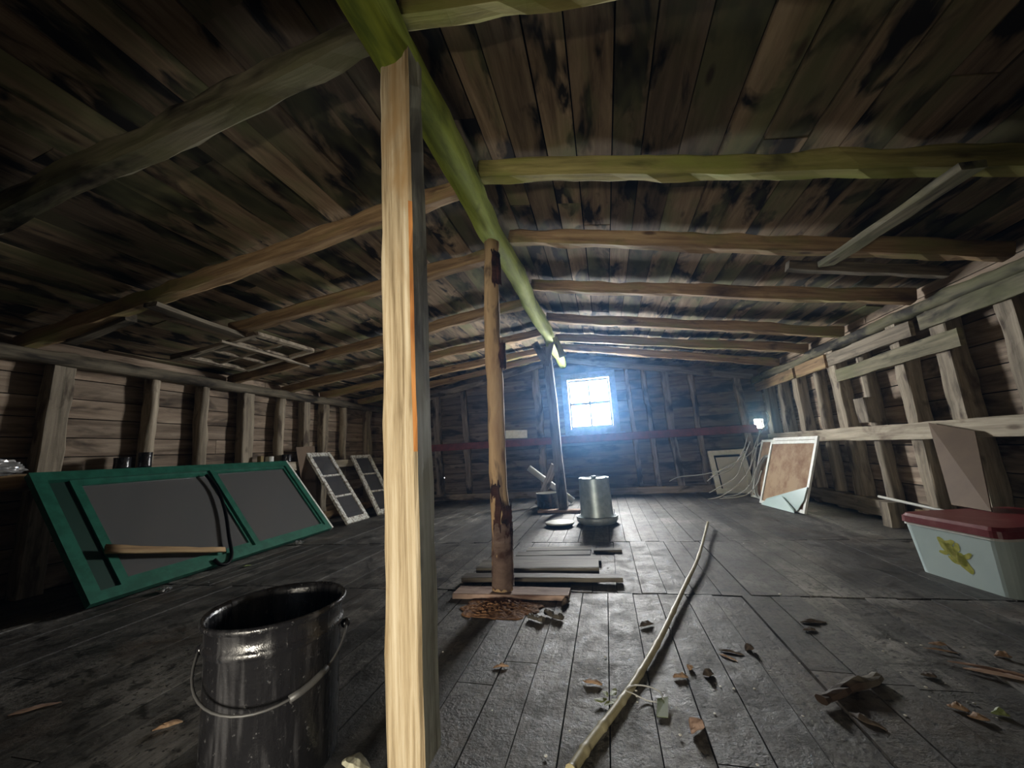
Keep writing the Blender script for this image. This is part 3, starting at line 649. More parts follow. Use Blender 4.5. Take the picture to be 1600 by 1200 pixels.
# wooden batten leaning on the sash, black hose hook, floor clutter
def on_panel(fr, px, py, c=0.0):
    d = ray(px, py); p0 = fr[0]+fr[3]*c; s = (p0-C0).dot(fr[3])/d.dot(fr[3]); return C0+d*s
a, b = on_panel(fr, 165, 858, 0.07), on_panel(fr, 352, 858, 0.07)
tag(timber('wooden_batten', a, b, 0.07, 0.025, M['rafter'], up=fr[3], taper=0.75, round_=True, flat=0.1), 'tan carved batten lying against the green-framed grey screen', 'batten')
bm = bmesh.new()
pts = [on_panel(fr, x_, y_, 0.06) for x_, y_ in ((322, 742), (340, 765), (352, 800), (358, 840), (362, 866), (356, 880), (344, 882), (335, 874))]
tube(bm, spline(pts, 6), 0.014, 10); tag(obj('rubber_hose', bm, M['tar'], origin=pts[-1]), 'black rubber hose hooked down over the green frame divider', 'hose')

# leaning hardboard behind the green sash, small nailed board, cups and tins on the rail
def lean_board(name, label, cat, mat, px, x_top, t=0.006, x_bot=None):
    tl, tr, br_, bl_ = px
    if x_bot is None: A = flo(*bl_); B = flo(*br_)
    else: A = onx(*bl_, x_bot); B = onx(*br_, x_bot)
    Cc = onx(*tr, x_top); D = onx(*tl, x_top)
    bm = bmesh.new(); nn = (B-A).cross(D-A)
    prism(bm, [A, B, Cc, D], nn, t); return tag(obj(name, bm, mat, origin=(A+B)/2), label, cat)
lean_board('hardboard_panel', 'brown hardboard offcut leaning behind the end of the green window', 'panel', M['cardboard'], ((462, 699), (491, 697), (494, 790), (478, 800)), -3.985, x_bot=-3.93)
tag(timber('nailed_board', (-3.95, 4.82, 0.71), (-3.95, 5.10, 0.71), 0.02, 0.13, M['white_wood']), 'small pale board nailed below the rail beside the white sash', 'board')
def can(name, c, r, h, mat, label, cat):
    bm = bmesh.new(); lathe(bm, [(0, 0), (r, 0), (r*1.0, h*0.1), (r*0.97, h*0.5), (r, h*0.93), (r*1.03, h), (r*0.93, h), (r*0.9, h*0.9), (r*0.88, h*0.15), (0, h*0.12)], (0, 0, 0), 24)
    tag(obj(name, bm, mat, origin=(0, 0, 0)), label, cat).location = c
c = onx(225, 730, -3.97); can('paint_tin', (-3.97, c.y, 0.862), 0.05, 0.13, M['bucket'], 'black tin on the rail beside the crooked pole stud', 'tin')
c = onx(190, 732, -3.97); can('paint_tin', (-3.97, c.y, 0.862), 0.055, 0.09, M['bucket'], 'low dark tin on the rail toward the doorway end', 'tin')
c = onx(421, 722, -3.97); can('tin_cup', (-3.97, c.y, 0.85), 0.045, 0.07, M['white_in'], 'pale cup on the rail behind the green window', 'cup')
c = onx(448, 720, -3.97); can('paint_tin', (-3.97, c.y, 0.85), 0.055, 0.09, M['bucket'], 'dark tin on the rail beside the brown hardboard', 'tin')
c = onx(408, 722, -3.97); tag(timber('wood_block', (-3.98, c.y, 0.84), (-3.98, c.y, 0.93), 0.05, 0.05, M['rafter'], up=(1, 0, 0)), 'small brown block on the rail beside the pale cup', 'block')
# crumpled foil
bm = bmesh.new(); bmesh.ops.create_icosphere(bm, subdivisions=4, radius=1)
for v in bm.verts:
    n_ = 0.35*noise.noise(v.co*2.3)+0.25*noise.noise(v.co*6); v.co = V((v.co.x*0.05, v.co.y*0.17, v.co.z*0.06))*(1+n_)
o = obj('foil_wad', bm, M['plastic_bag'], origin=(0, 0, 0)); o.location = (-3.98, 1.70, 0.90); tag(o, 'crumpled silvery foil wad on the rail at the doorway end', 'foil')

# white three-light sashes
def sash(name, px, x_top, label, panes=3, broken=True):
    tl, tr, br_, bl_ = px
    A = flo(*bl_); B = flo(*br_); D = onx(*tl, x_top)
    fr = quad_panel(A, B, D)
    if fr[3].x < 0: fr = (fr[0], fr[1], fr[2], -fr[3], fr[4], fr[5])
    W, H = fr[4], fr[5]; root = thing(name, (A+B)/2, label, 'window sash')
    bm = bmesh.new(); s = 0.055
    for r in ((0, s, 0, H), (W-s, W, 0, H), (s, W-s, 0, 0.08), (s, W-s, H-0.055, H)): slab(bm, fr, r[0], r[1], r[2], r[3], 0, 0.035)
    obj('sash_frame', bm, M['chipped'], root)
    zs = [0.08+(H-0.135)*i/panes for i in range(panes+1)]
    for z in zs[1:-1]:
        bm = bmesh.new(); slab(bm, fr, s, W-s, z-0.012, z+0.012, 0.004, 0.03); obj('muntin', bm, M['chipped'], root)
    bm = bmesh.new(); slab(bm, fr, s, W-s, 0.08, H-0.055, 0.014, 0.017); obj('glass_pane', bm, M['dusty_pane'], root)
    return fr
sash('window_sash', ((519, 717), (551, 713), (575, 811), (541, 821)), -3.93, 'flaking white three-light sash leaning on the wall beside the green window')
sash('window_sash', ((563, 714), (597, 711), (621, 800), (590, 806)), -3.93, 'white sash leaning half hidden behind the big square post')

# ------------------------------------------------------------------ black bucket
bc = flo(435, 945, 0.40); bc = V((bc.x, bc.y, 0.0))
d1 = flo(323, 960, 0.40); d2 = flo(540, 940, 0.40); R = (d1-d2).length/2*0.93
root = thing('metal_bucket', bc, 'large tar-stained black metal bucket beside the square post', 'bucket')
bm = bmesh.new()
prof = [(R*0.90, 0.0), (R*0.93, 0.012), (R*0.95, 0.325), (R*0.985, 0.332), (R*1.0, 0.340), (R*0.985, 0.348), (R*0.965, 0.353), (R*0.97, 0.385), (R*1.02, 0.392), (R*1.035, 0.400), (R*1.01, 0.408), (R*0.955, 0.40), (R*0.94, 0.39), (R*0.91, 0.20), (R*0.9, 0.012), (0, 0.012)]
lathe(bm, [(0, 0.0)]+prof, (bc.x, bc.y, 0), 64)
obj('bucket_body', bm, M['tar_bucket'], root, origin=bc)
bm = bmesh.new(); lathe(bm, [(0, 0.14), (R*0.905, 0.14), (R*0.905, 0.13), (0, 0.13)], (bc.x, bc.y, 0), 48); obj('tar', bm, M['tar'], root, origin=bc)
vd = V((bc.x, bc.y, 0)).normalized(); rt = V((vd.y, -vd.x, 0))      # away from viewer, to the side
bm = bmesh.new(); ear = []
ba = math.radians(-12); bx = (rt*math.cos(ba) + vd*math.sin(ba)); by = (-vd*math.cos(ba) + rt*math.sin(ba))
pts = []
for i in range(25):
    a = PI*i/24; pts.append(bc + bx*(-math.cos(a)*R*1.05) + by*(math.sin(a)*R*1.12) + V((0, 0, 0.325-0.10*math.sin(a)**0.8)))
tube(bm, pts, 0.0035, 8); hd = obj('handle', bm, M['wire'], root, origin=bc)
bm = bmesh.new(); tube(bm, pts[15:20], 0.009, 10); obj('grip', bm, M['wire'], hd, origin=bc)
for s in (0, 24):
    bm = bmesh.new(); bmesh.ops.create_uvsphere(bm, u_segments=12, v_segments=8, radius=0.014); bmesh.ops.translate(bm, verts=bm.verts, vec=pts[s]*0.98+bc*0.02+V((0,0,0)))
    obj('handle_ear', bm, M['bucket'], root, smooth=True, origin=bc)

# ------------------------------------------------------------------ poultry waterer
wc = flo(934, 817); wc = V((wc.x, wc.y, 0)); s = (flo(967, 817)-flo(902, 817)).length/2
root = thing('poultry_waterer', wc, 'galvanised steel poultry waterer standing in its drinking pan', 'waterer')
bm = bmesh.new(); lathe(bm, [(0, 0.003), (s*0.86, 0.003), (s*0.98, 0.035), (s*1.0, 0.075), (s*0.97, 0.08), (s*0.92, 0.07), (s*0.85, 0.04), (0, 0.04)], (wc.x, wc.y, 0), 56); obj('drinking_pan', bm, M['pan'], root, origin=wc)
hh = 0.47
bm = bmesh.new(); lathe(bm, [(0, 0.05), (s*0.80, 0.05), (s*0.80, 0.06), (s*0.78, 0.12), (s*0.735, hh-0.02), (s*0.74, hh-0.008), (s*0.72, hh), (s*0.66, hh-0.012), (0, hh-0.006)], (wc.x, wc.y, 0), 56); obj('tank', bm, M['galv'], root, origin=wc)
bm = bmesh.new(); pts = [wc+V((math.cos(PI*i/12)*s*0.70, -0.02, hh-0.012+0.022*math.sin(PI*i/12))) for i in range(13)]; tube(bm, pts, 0.004, 8)
obj('carry_handle', bm, M['wire'], root, origin=wc)
bm = bmesh.new(); lathe(bm, [(0, hh-0.004), (0.03, hh-0.004), (0.026, hh+0.018), (0, hh+0.02)], (wc.x, wc.y, 0), 20); obj('filler_cap', bm, M['galv'], root, origin=wc)
for sg in (-1, 1):
    bm = bmesh.new(); tube(bm, [wc+V((sg*s*0.82, -0.02, 0.09)), wc+V((sg*s*0.86, -0.02, 0.13)), wc+V((sg*s*0.80, -0.02, 0.14))], 0.004, 6); obj('latch', bm, M['wire'], root, origin=wc)

# ------------------------------------------------------------------ far group: pot, lid, pipe, plank
pc = flo(852, 803); pc = V((-0.83, 5.33, 0)); r = 0.15
root = thing('cooking_pot', pc, 'black pot with pale lining standing behind the board post foot', 'pot')
bm = bmesh.new(); lathe(bm, [(0, 0), (r*0.92, 0), (r*0.97, 0.02), (r, 0.21), (r*1.04, 0.215), (r*1.0, 0.222)], (pc.x, pc.y, 0), 40); obj('pot_body', bm, M['bucket'], root, origin=pc)
bm = bmesh.new(); lathe(bm, [(r*1.0, 0.222), (r*0.96, 0.215), (r*0.93, 0.02), (0, 0.015)], (pc.x, pc.y, 0), 40); o = obj('pot_lining', bm, M['white_in'], root, origin=pc); o['label'] = 'pale enamel lining'
lc = flo(875, 822); lc.z = 0
root = thing('shallow_pan', lc, 'shallow pan with a white lid, dark body standing in for its shadow, on the floor beside the waterer', 'pan'); r = 0.155
bm = bmesh.new(); lathe(bm, [(0, 0), (r*0.80, 0), (r*0.98, 0.028), (r*0.98, 0.032), (0, 0.032)], (lc.x, lc.y, 0), 40); obj('pan_shadow_body', bm, M['tar'], root, origin=lc)  # dark body stands in for the shadow under the lid
bm = bmesh.new(); lathe(bm, [(0, 0.033), (r, 0.033), (r*1.0, 0.04), (r*0.85, 0.046), (0, 0.05)], (lc.x, lc.y, 0), 40); obj('lid', bm, M['white_wood'], root, origin=lc)
bm = bmesh.new(); a, b = ony(826, 731, 5.72), ony(893, 781, 5.72); 
d = (b-a); f = (0.05-a.z)/d.z; b = a+d*f
tube(bm, [a, b], 0.045, 16); tag(obj('grey_pipe', bm, M['hose'], origin=b), 'fat grey pipe slanting down behind the pale board post', 'pipe')
a = ony(862, 722, 5.30); b = ony(836, 785, 5.55); b = V((-1.02, 5.62, 0.03)); a = V((-0.70, 5.33, 0.58))
tag(timber('leaning_plank', b, a, 0.10, 0.03, M['stud_far'], up=(0, -1, 0)), 'weathered plank leaning on the board post over the pot', 'plank')

# ------------------------------------------------------------------ cane across the floor
bm = bmesh.new(); cp = [(892,1205),(922,1160),(962,1108),(1000,1052),(1035,990),(1068,920),(1092,868),(1106,816)]
pts = [flo(x_, y_, 0.014) for x_, y_ in cp]
pts[0].z = 0.016; pts[-1].z = 0.05
for i, z in enumerate((0.014, 0.013, 0.013, 0.014, 0.02, 0.028, 0.04, 0.05)): pts[i] = flo(*cp[i], z)
sp = spline(pts, 12); n = len(sp)
rs = [0.0135 - 0.004*i/n + (0.0026 if i % 9 == 0 else 0) for i in range(n)]
tube(bm, sp, rs, 10); tag(obj('cane', bm, M['cane_n'], origin=pts[0]), 'long curved jointed cane lying across the floorboards', 'cane')

# ------------------------------------------------------------------ cooler and panel
F0 = flo(1442, 893); F1 = flo(1578, 936)          # two visible floor corners (front edge)

root = thing('picnic_cooler', F0, 'aqua-white picnic cooler with a dusty maroon lid and a plant print', 'cooler')
u = V((F1.x-F0.x, F1.y-F0.y, 0)).normalized(); dv = V((-u.y, u.x, 0))
if dv.x < 0: dv = -dv
F0 = F0 - u*0.025; CW, CD, CH = 0.455, 0.56, 0.31
def cooler_shell(bm, grow0, grow1, z0, z1, rad=0.045, mi=0):
    """rounded box ring loft"""
    loops = []
    for g, z in ((grow0, z0), (grow1, z1)):
        pts = []
        for cx, cy, a0 in ((CW-rad, rad, -PI/2), (CW-rad, CD-rad, 0), (rad, CD-rad, PI/2), (rad, rad, PI)):
            for q in range(6):
                a = a0 + PI/2*q/5; X_ = cx + rad*math.cos(a); Y_ = cy + rad*math.sin(a)
                X_ = CW/2 + (X_-CW/2)*(1+g/CW*2); Y_ = CD/2 + (Y_-CD/2)*(1+g/CD*2)
                pts.append(bm.verts.new(F0 + u*X_ + dv*Y_ + V((0, 0, z))))
        loops.append(pts)
    m = len(loops[0])
    for i in range(m):
        q = bm.faces.new((loops[0][i], loops[0][(i+1) % m], loops[1][(i+1) % m], loops[1][i])); q.material_index = mi
    bm.faces.new(loops[0][::-1]).material_index = mi; bm.faces.new(loops[1]).material_index = mi
bm = bmesh.new(); cooler_shell(bm, -0.005, 0.018, 0.0, 0.255); obj('cooler_body', bm, M['cooler'], root, origin=F0)
bm = bmesh.new(); cooler_shell(bm, 0.022, 0.022, 0.255, 0.268, 0.04); o = obj('rim_gasket', bm, M['white_wood'], root, origin=F0)
bm = bmesh.new(); cooler_shell(bm, 0.028, 0.026, 0.268, 0.30, 0.04); cooler_shell(bm, 0.022, 0.012, 0.30, 0.315, 0.04)
obj('cooler_lid', bm, M['cooler_lid'], root, origin=F0)
# plant print on the front: leaf blobs on the sloping face
face_n = V((u.y, -u.x, 0))
if face_n.x > 0: face_n = -face_n
def leaf_pts(cx, cz, ang, L, w):
    out = []
    for i in range(14):
        a = 2*PI*i/14; lx = L*math.cos(a); lz = w*math.sin(a)*(1+0.3*math.sin(3*a)); out.append((cx+lx*math.cos(ang)-lz*math.sin(ang), cz+lx*math.sin(ang)+lz*math.cos(ang)))
    return out
for k_, (cx, cz, ang, L, w) in enumerate([(0.06+q[0]*1.25, q[1]*1.25-0.045, q[2], q[3]*1.35, q[4]*1.35) for q in ((0.115, 0.175, -0.9, 0.040, 0.016), (0.145, 0.150, -0.9, 0.045, 0.020), (0.17, 0.125, -1.2, 0.038, 0.018), (0.13, 0.195, 0.3, 0.025, 0.010), (0.155, 0.18, 1.0, 0.022, 0.010), (0.185, 0.155, 0.5, 0.025, 0.008), (0.10, 0.150, 0.2, 0.022, 0.008), (0.13, 0.125, -0.5, 0.022, 0.008))]):
    bm = bmesh.new(); pp = []
    for lx, lz in leaf_pts(cx, cz, ang, L, w):
        off = 0.023*(lz/0.255) - 0.0062
        pp.append(F0 + u*lx + face_n*(off+0.0015) + V((0, 0, lz)))
    prism(bm, pp, face_n, 0.0008)
    obj('leaf_print', bm, M['sticker'], root, origin=F0)
# hardboard panel standing on the lid against the wall
bm = bmesh.new()
A, B, Cc, D = V((2.0, 2.965, 0.317)), V((2.0, 2.715, 0.317)), V((2.30, 3.090, 0.745)), V((2.30, 3.434, 0.816))
nn = (B-A).cross(D-A)
prism(bm, [A, B, Cc, D], nn, 0.006)
tag(obj('hardboard_panel', bm, M['cardboard'], origin=A), 'tall brown hardboard panel standing on the cooler lid against the wall', 'panel')
# conduit behind the cooler
bm = bmesh.new(); a, b = V((2.25, 4.08, 0.222)), V((2.30, 3.02, 0.180)); tube(bm, [a, b], 0.011, 10); tag(obj('metal_conduit', bm, M['cable'], origin=a), 'thin grey conduit leaning over the tan base plank by the cooler', 'conduit')

# ------------------------------------------------------------------ stacked insect screens by the far corner
def screen_frame(name, A, B, D, label, mat_in, fw=0.035, th=0.02, holes=None):
    fr = quad_panel(A, B, D)
    if fr[3].x > 0: fr = (fr[0], fr[1], fr[2], -fr[3], fr[4], fr[5])
    W, H = fr[4], fr[5]; root = thing(name, (V(A)+V(B))/2, label, 'window screen', 'white-framed screens leaning by the corner')
    bm = bmesh.new()
    for r in ((0, fw, 0, H), (W-fw, W, 0, H), (fw, W-fw, 0, fw), (fw, W-fw, H-fw, H)): slab(bm, fr, r[0], r[1], r[2], r[3], 0, th)
    obj('screen_frame', bm, M['white_wood'], root)
    bm = bmesh.new(); slab(bm, fr, fw, W-fw, fw, H-fw, 0.007, 0.010); obj('insect_mesh', bm, mat_in, root)
    return fr
A = flo(1189, 786); B = flo(1260, 804); D = onx(1219, 692, 2.03)

frs = screen_frame('insect_screen', A, B, D, 'front rust-stained white-framed screen with broken glass at its foot', M['rust_mesh'])
def shifted(du, dn, w, h, fw, label):
    A_ = P2(frs, du, 0, -dn); A_.z = 0.004; B_ = A_+frs[1]*w; D_ = A_+frs[2]*h
    screen_frame('insect_screen', A_, B_, D_, label, M['rust_mesh'], fw=fw)
shifted(-0.03, 0.045, 0.80, 0.80, 0.035, 'white-framed screen directly behind the front one, rising above it')
shifted(-0.52, 0.17, 0.60, 0.78, 0.03, 'narrow white-framed screen tucked behind the hose coil')
# broken glass
def shard(px, c, label):
    bm = bmesh.new(); pp = [on_panel(frs, x_, y_, c) for x_, y_ in px]
    for q in pp: q.z = max(q.z, 0.004)
    prism(bm, pp, frs[3], 0.004); tag(obj('glass_shard', bm, M['frosted'], origin=pp[0]), label, 'glass shard')
shard(((1192, 789), (1198, 779), (1262, 761), (1256, 783), (1246, 798)), 0.028, 'large cloudy glass shard leaning on the foot of the front screen')
shard(((1190, 792), (1196, 782), (1222, 775), (1240, 795), (1243, 808), (1203, 797)), 0.050, 'smaller cloudy glass shard overlapping the large one on the floor')
# hose coil
bm = bmesh.new(); cc = P2(frs, -0.23, 0.36, -0.10)
uu = frs[1]; vv = frs[2]
pts = []
turns = 5
for i in range(turns*28+1):
    a = 2*PI*i/28; kk = i/28; r1 = 0.20+0.008*math.sin(kk*2.3); r2 = 0.27+0.01*math.sin(kk*1.7)
    pts.append(cc + uu*(r1*math.cos(a)) + vv*(r2*math.sin(a)) + frs[3]*(0.009*(kk-2.5)) + frs[1]*(0.012*math.sin(kk*3)))
mz = min(p.z for p in pts); pts = [p - vv*((mz-0.012)/vv.z) for p in pts]
tube(bm, pts, 0.009, 8); tag(obj('hose_coil', bm, M['hose'], origin=cc), 'pale grey hose coiled and leaning against the white screens', 'hose')
# tangle of stiff wires
rw = random.Random(11)
wl = ['long wire reaching out across the gable toward the window', 'wire bowed low from the tangle onto the floor', 'wire arching above the floor in front of the corner sash', 'wire sagging through the middle of the tangle', 'steep wire rising at the back of the tangle', 'short wire curled under the tangle', 'wire crossing the white corner sash', 'upright wire beside the narrow screen', 'outermost low wire of the tangle']
wp = [[(1046,752,6.2),(1062,745,6.2),(1100,741,6.1),(1140,730,6.0),(1165,705,5.9)],
      [(1106,780,5.6),(1125,776,5.6),(1150,760,5.6),(1170,735,5.7),(1182,700,5.8)],
      [(1105,752,5.9),(1125,736,5.9),(1150,722,5.9),(1168,712,5.9),(1190,690,5.9)],
      [(1108,770,5.8),(1130,758,5.8),(1150,745,5.8),(1160,722,5.8),(1172,690,5.8)],
      [(1172,735,6.0),(1177,705,6.0),(1186,680,6.1),(1215,655,6.2),(1243,640,6.25)],
      [(1130,776,5.6),(1148,774,5.6),(1165,765,5.6),(1178,745,5.6),(1180,720,5.6)],
      [(1110,745,6.0),(1140,735,6.0),(1155,715,6.0),(1163,700,6.0),(1168,680,6.1)],
      [(1174,775,5.9),(1176,745,5.92),(1180,715,5.98),(1184,690,6.02),(1187,675,6.05)],
      [(1125,779,5.5),(1150,777,5.5),(1168,772,5.5),(1182,758,5.5),(1190,735,5.5)]]
for lb, w_ in zip(wl, wp):
    pts = [ony(x_, y_, Y_) for x_, y_, Y_ in w_]
    for q in pts: q.z = max(q.z, 0.008); q.x = min(q.x, 2.3)
    bm = bmesh.new(); tube(bm, spline(pts, 8), 0.007, 6); tag(obj('stiff_wire', bm, M['cable'], origin=pts[0]), lb, 'wire', 'tangle of stiff wires in the gable corner')
# white deep-framed sash leaning in the corner
A = ony(1110, 766, 6.35); B = ony(1160, 766, 6.35); A = flo(1112, 771); B = flo(1160, 768); D = ony(1087, 700, 6.55)
A = V((1.50, 6.30, 0.0)); B = V((1.98, 6.28, 0.0)); D = V((1.36, 6.57, 0.60)); T2 = V((1.90, 6.57, 0.60))
fr = quad_panel(A, B, D + V((0.10, 0, 0)))
if fr[3].y > 0: fr = (fr[0], fr[1], fr[2], -fr[3], fr[4], fr[5])
root = thing('window_sash', (A+B)/2, 'white deep-framed sash leaning on the gable behind the wires', 'window sash')
Wd, Hd = 0.50, fr[5]
bm = bmesh.new()
for r in ((0, 0.07, 0, Hd), (Wd-0.07, Wd, 0, Hd), (0.07, Wd-0.07, 0, 0.07), (0.07, Wd-0.07, Hd-0.07, Hd)): slab(bm, fr, r[0], r[1], r[2], r[3], 0, 0.05)
obj('sash_frame', bm, M['white_wood'], root)
bm = bmesh.new()
for r in ((0.07, 0.095, 0.07, Hd-0.07), (0.095, Wd-0.07, Hd-0.095, Hd-0.07)): slab(bm, fr, r[0], r[1], r[2], r[3], 0.006, 0.022)
obj('groove', bm, M['tar'], root)
bm = bmesh.new(); slab(bm, fr, 0.095, Wd-0.07, 0.07, Hd-0.095, 0.004, 0.008); obj('panel_sheet', bm, M['white_in'], root)

# ------------------------------------------------------------------ debris on the floor
def chunk(name, px, py, L, w, h, ang, mat, label, cat='wood chip', group=None, bend=0.0):
    bm = bmesh.new(); n = 9; rings = []; sd = px*0.37+py
    for i in range(n+1):
        f = i/n; xx = (f-0.5)*L; k_ = (1-abs(2*f-1)**2.2)*0.85+0.15; k_ = (1.0 if 'stick' in name else k_)*(1+0.5*noise.noise(V((f*4, sd, 1))))
        yy = bend*L*math.sin(PI*f)+w*0.3*noise.noise(V((f*3, sd, 5))); ring = []
        for a in range(8):
            an = 2*PI*a/8; ring.append(bm.verts.new((xx, yy+math.cos(an)*w/2*k_, h*(0.5+0.5*math.sin(an))*max(k_, 0.25)*(1+0.5*noise.noise(V((f*5, a, sd)))))))
        rings.append(ring)
    for i in range(n):
        for a in range(8): bm.faces.new((rings[i][a], rings[i][(a+1) % 8], rings[i+1][(a+1) % 8], rings[i+1][a]))
    bm.faces.new(rings[0][::-1]); bm.faces.new(rings[-1])
    zmin = min(v.co.z for v in bm.verts)
    bmesh.ops.translate(bm, verts=bm.verts, vec=(0, 0, 0.003-zmin))
    o = obj(name, bm, mat, origin=(0, 0, 0)); p = flo(px, py); o.location = p; o.rotation_euler = (0, 0, math.radians(ang)); tag(o, label, cat, group); return o
G = 'bark chips and wood scraps scattered on the floor'
c_, cd = M['chip'], M['chip_dark']
chunk('bark_chip', 783, 1044, 0.060, 0.016, 0.010, 15, c_, 'pale curled chip alone on the boards in front of the peeled pole', group=G, bend=0.08)
chunk('bark_chip', 926, 1069, 0.068, 0.022, 0.012, -15, c_, 'tan bark chip beside the cane next to the green leaf', group=G)
chunk('bark_chip', 1064, 1061, 0.050, 0.022, 0.014, 5, c_, 'bright twisted chip beyond the wire loop', group=G, bend=0.15)
chunk('bark_chip', 1079, 1047, 0.022, 0.020, 0.014, 60, c_, 'small curled chip next to the bright twisted one', group=G)
chunk('bark_chip', 1107, 1056, 0.036, 0.026, 0.016, 20, cd, 'dull lump of bark by the twisted chip', group=G)
chunk('bark_chip', 1091, 1141, 0.060, 0.034, 0.028, 50, M['bark_low'], 'reddish upturned bark flake in front of the green tag', group=G)
chunk('bark_chip', 1172, 1017, 0.035, 0.022, 0.022, 30, cd, 'dark bark knob with splinters behind it', group=G)
chunk('wood_splinter', 1143, 1021, 0.085, 0.012, 0.008, -20, cd, 'dark splinter lying against the bark knob', group=G)
chunk('wood_splinter', 1138, 1029, 0.07, 0.010, 0.006, -45, c_, 'thin brown splinter before the bark knob', group=G)
chunk('wood_stick', 1330, 1083, 0.27, 0.040, 0.026, 33, M['grey_plank'], 'dark rough stick lying across the boards in front of the cooler', 'stick')
chunk('wood_scrap', 1356, 1130, 0.085, 0.024, 0.012, -52, cd, 'mossy dark scrap pointing away from the rough stick', group=G)
chunk('bark_chip', 1498, 1110, 0.045, 0.020, 0.012, -35, c_, 'orange-tan chip in the scatter before the cooler, away from the greenish one', group=G)
chunk('bark_chip', 1530, 1125, 0.042, 0.022, 0.013, -20, c_, 'second orange-tan chip, lying right beside the greenish one', group=G)
chunk('bark_chip', 1564, 1119, 0.036, 0.02, 0.012, -5, M['leaf'], 'greenish chip beside the two orange-tan ones', group=G)
chunk('bark_chip', 1568, 1028, 0.045, 0.022, 0.016, -10, c_, 'tan chip behind the long reddish splinters', group=G)
chunk('bark_chip', 1466, 1009, 0.050, 0.020, 0.010, -10, c_, 'tan chip with a thin splinter below the cooler front', group=G)
chunk('wood_splinter', 1470, 1018, 0.090, 0.006, 0.005, -20, c_, 'thin pale splinter beneath the tan chip before the cooler', group=G)
chunk('wood_splinter', 1560, 1053, 0.22, 0.012, 0.010, -32, M['bark_low'], 'long reddish splinter at the edge of view in front of the cooler', group=G, bend=0.03)
chunk('wood_splinter', 1572, 1060, 0.18, 0.012, 0.010, -26, M['bark_low'], 'shorter reddish splinter lying along the long one', group=G)
chunk('bark_chip', 1271, 974, 0.10, 0.018, 0.012, 3, cd, 'dark bark strip on the worn patch mid floor', group=G)
chunk('bark_chip', 1265, 986, 0.05, 0.02, 0.012, 10, cd, 'small dark lump in front of the bark strip', group=G)
chunk('bark_chip', 1452, 1058, 0.04, 0.024, 0.012, -10, cd, 'dull flat chip between cooler and rough stick', group=G)
chunk('bark_chip', 262, 1137, 0.075, 0.020, 0.014, 42, c_, 'pale pointed chip on the boards beside the black bucket', group=G)
chunk('wood_scrap', 55, 1109, 0.13, 0.030, 0.006, 45, M['bark_low'], 'flat dull scrap at the dark edge of the floor before the bucket', group=G)
chunk('wood_stick', 838, 970, 0.085, 0.028, 0.022, -25, M['grey_plank'], 'pale stub of stick by the sawdust heap', 'stick')
chunk('wood_stick', 866, 966, 0.10, 0.028, 0.022, -38, M['grey_plank'], 'grey stub of stick further from the sawdust heap', 'stick')
chunk('bark_chip', 884, 945, 0.07, 0.03, 0.028, 60, cd, 'upturned dark bark flake at the end of the tan plank', group=G)
chunk('bark_chip', 1010, 978, 0.07, 0.03, 0.016, 30, cd, 'dark bark curl beside the cane, mid floor', group=G)
chunk('wood_splinter', 556, 1199, 0.09, 0.045, 0.016, -10, M['post_side'], 'pale wedge of wood at the foot of the square post', group=G)
chunk('fallen_leaf', 385, 885, 0.07, 0.045, 0.008, 20, M['leaf'], 'yellow-green leaf on the floor before the green window', 'leaf')
lf = thing('leaf_sprig', flo(956, 1096), 'wilted green leaf sprig beside the cane', 'leaf sprig')
for k_, (dx, dy, ang, L) in enumerate(((-14, 2, 10, 0.035), (6, -8, 70, 0.035), (12, 6, -20, 0.03), (0, 10, 30, 0.03), (-6, -4, 120, 0.025))):
    p = flo(953+dx, 1097+dy); bm = bmesh.new(); pp = []
    for i in range(12):
        a = 2*PI*i/12; lx, ly = L*math.cos(a)*0.6, L*0.28*math.sin(a); ca, sa = math.cos(math.radians(ang)), math.sin(math.radians(ang))
        pp.append(p+V((lx*ca-ly*sa, lx*sa+ly*ca, 0.004+0.006*k_*0.5+0.25*abs(lx)*math.sin(k_+1)+0.003)))
    prism(bm, pp, (0, 0, 1), 0.001); obj('leaf', bm, M['leaf'], lf)
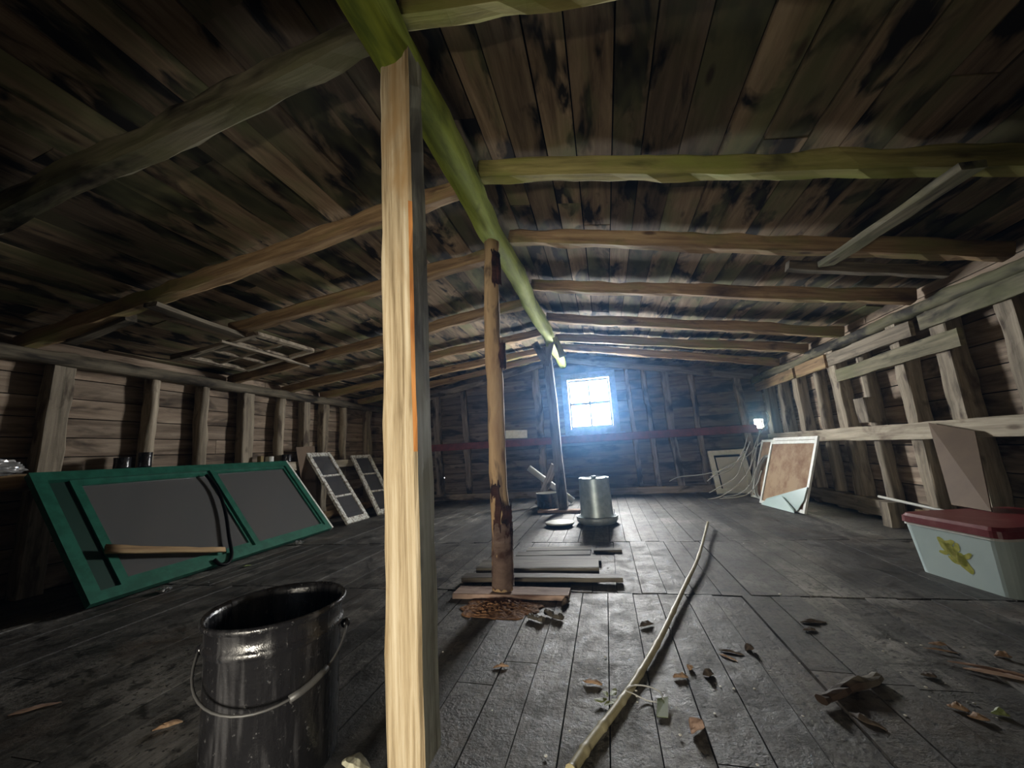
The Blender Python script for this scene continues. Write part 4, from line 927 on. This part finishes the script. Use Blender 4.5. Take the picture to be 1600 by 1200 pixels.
# card tag with a wire loop
tg = thing('card_tag', flo(1036, 1105), 'green card tag on a thin wire loop beside the cane', 'tag')
P_ = [flo(1027, 1092, 0.012), flo(1044, 1089, 0.012), flo(1044, 1122, 0.004), flo(1026, 1120, 0.004)]
bm = bmesh.new(); prism(bm, P_, (0, 0, 1), 0.0015); obj('tag_card', bm, M['tag'], tg)
bm = bmesh.new(); tube(bm, spline([flo(x_, y_, z_) for x_, y_, z_ in ((1036,1092,0.014), (1030,1080,0.02), (1010,1072,0.03), (990,1071,0.035), (978,1078,0.035), (990,1084,0.02), (1010,1094,0.008), (1026,1097,0.012))], 8), 0.002, 6); obj('wire_loop', bm, M['cable'], tg)
# crumpled foil scraps in front of the green window
for (px, py, s_, lb) in ((256, 925, 0.045, 'small shiny foil scrap under the lower edge of the green frame'), (465, 851, 0.05, 'dull foil scrap under the far end of the green frame'), (325, 911, 0.012, 'tiny bright fleck before the green frame')):
    bm = bmesh.new(); bmesh.ops.create_icosphere(bm, subdivisions=3, radius=1)
    for v in bm.verts: v.co = V((v.co.x*s_, v.co.y*s_*0.7, v.co.z*s_*0.35))*(1+0.6*noise.noise(v.co*2+V((px, 0, 0))))
    bmesh.ops.translate(bm, verts=bm.verts, vec=(0, 0, s_*0.35)); o = obj('foil_scrap', bm, M['plastic_bag'], origin=(0, 0, 0)); o.location = flo(px, py); tag(o, lb, 'foil')
# pale specks: grain and paint flecks
rs_ = random.Random(8)
spots = [(1391,1000),(1417,1007),(1360,1011),(1380,1019),(1339,979),(1384,978),(1219,930),(1249,884),(1415,1120),(1249,1038),(1255,1121),(1453,1091),(1512,1099),(1523,1102),(1486,1085),(1478,1070),(1558,1123),(1126,1074),(1117,1117),(1063,1151),(692,1020),(769,1112),(890,1144),(853,1184),(895,1027),(946,1028),(996,1099),(994,1081),(995,1090),(1184,1198),(1179,1078),(1147,1078),(1440,1010),(1507,1013),(1408,1053),(1487,1062),(1447,1076),(1162,850),(1195,850),(950,889)]
for i, (px, py) in enumerate(spots):
    bm = bmesh.new(); bmesh.ops.create_icosphere(bm, subdivisions=1, radius=1); r = rs_.uniform(0.0022, 0.0045)*(1.5 if py < 960 else 1)
    for v in bm.verts: v.co = V((v.co.x*r*1.3, v.co.y*r, v.co.z*r*0.6))
    o = obj('pale_fleck', bm, M['speck'], origin=(0, 0, 0)); p = flo(px, py); o.location = (p.x, p.y, r*0.6+0.002)
    tag(o, 'tiny pale fleck lying loose on the dark floorboards', 'fleck', 'pale flecks scattered over the floorboards')
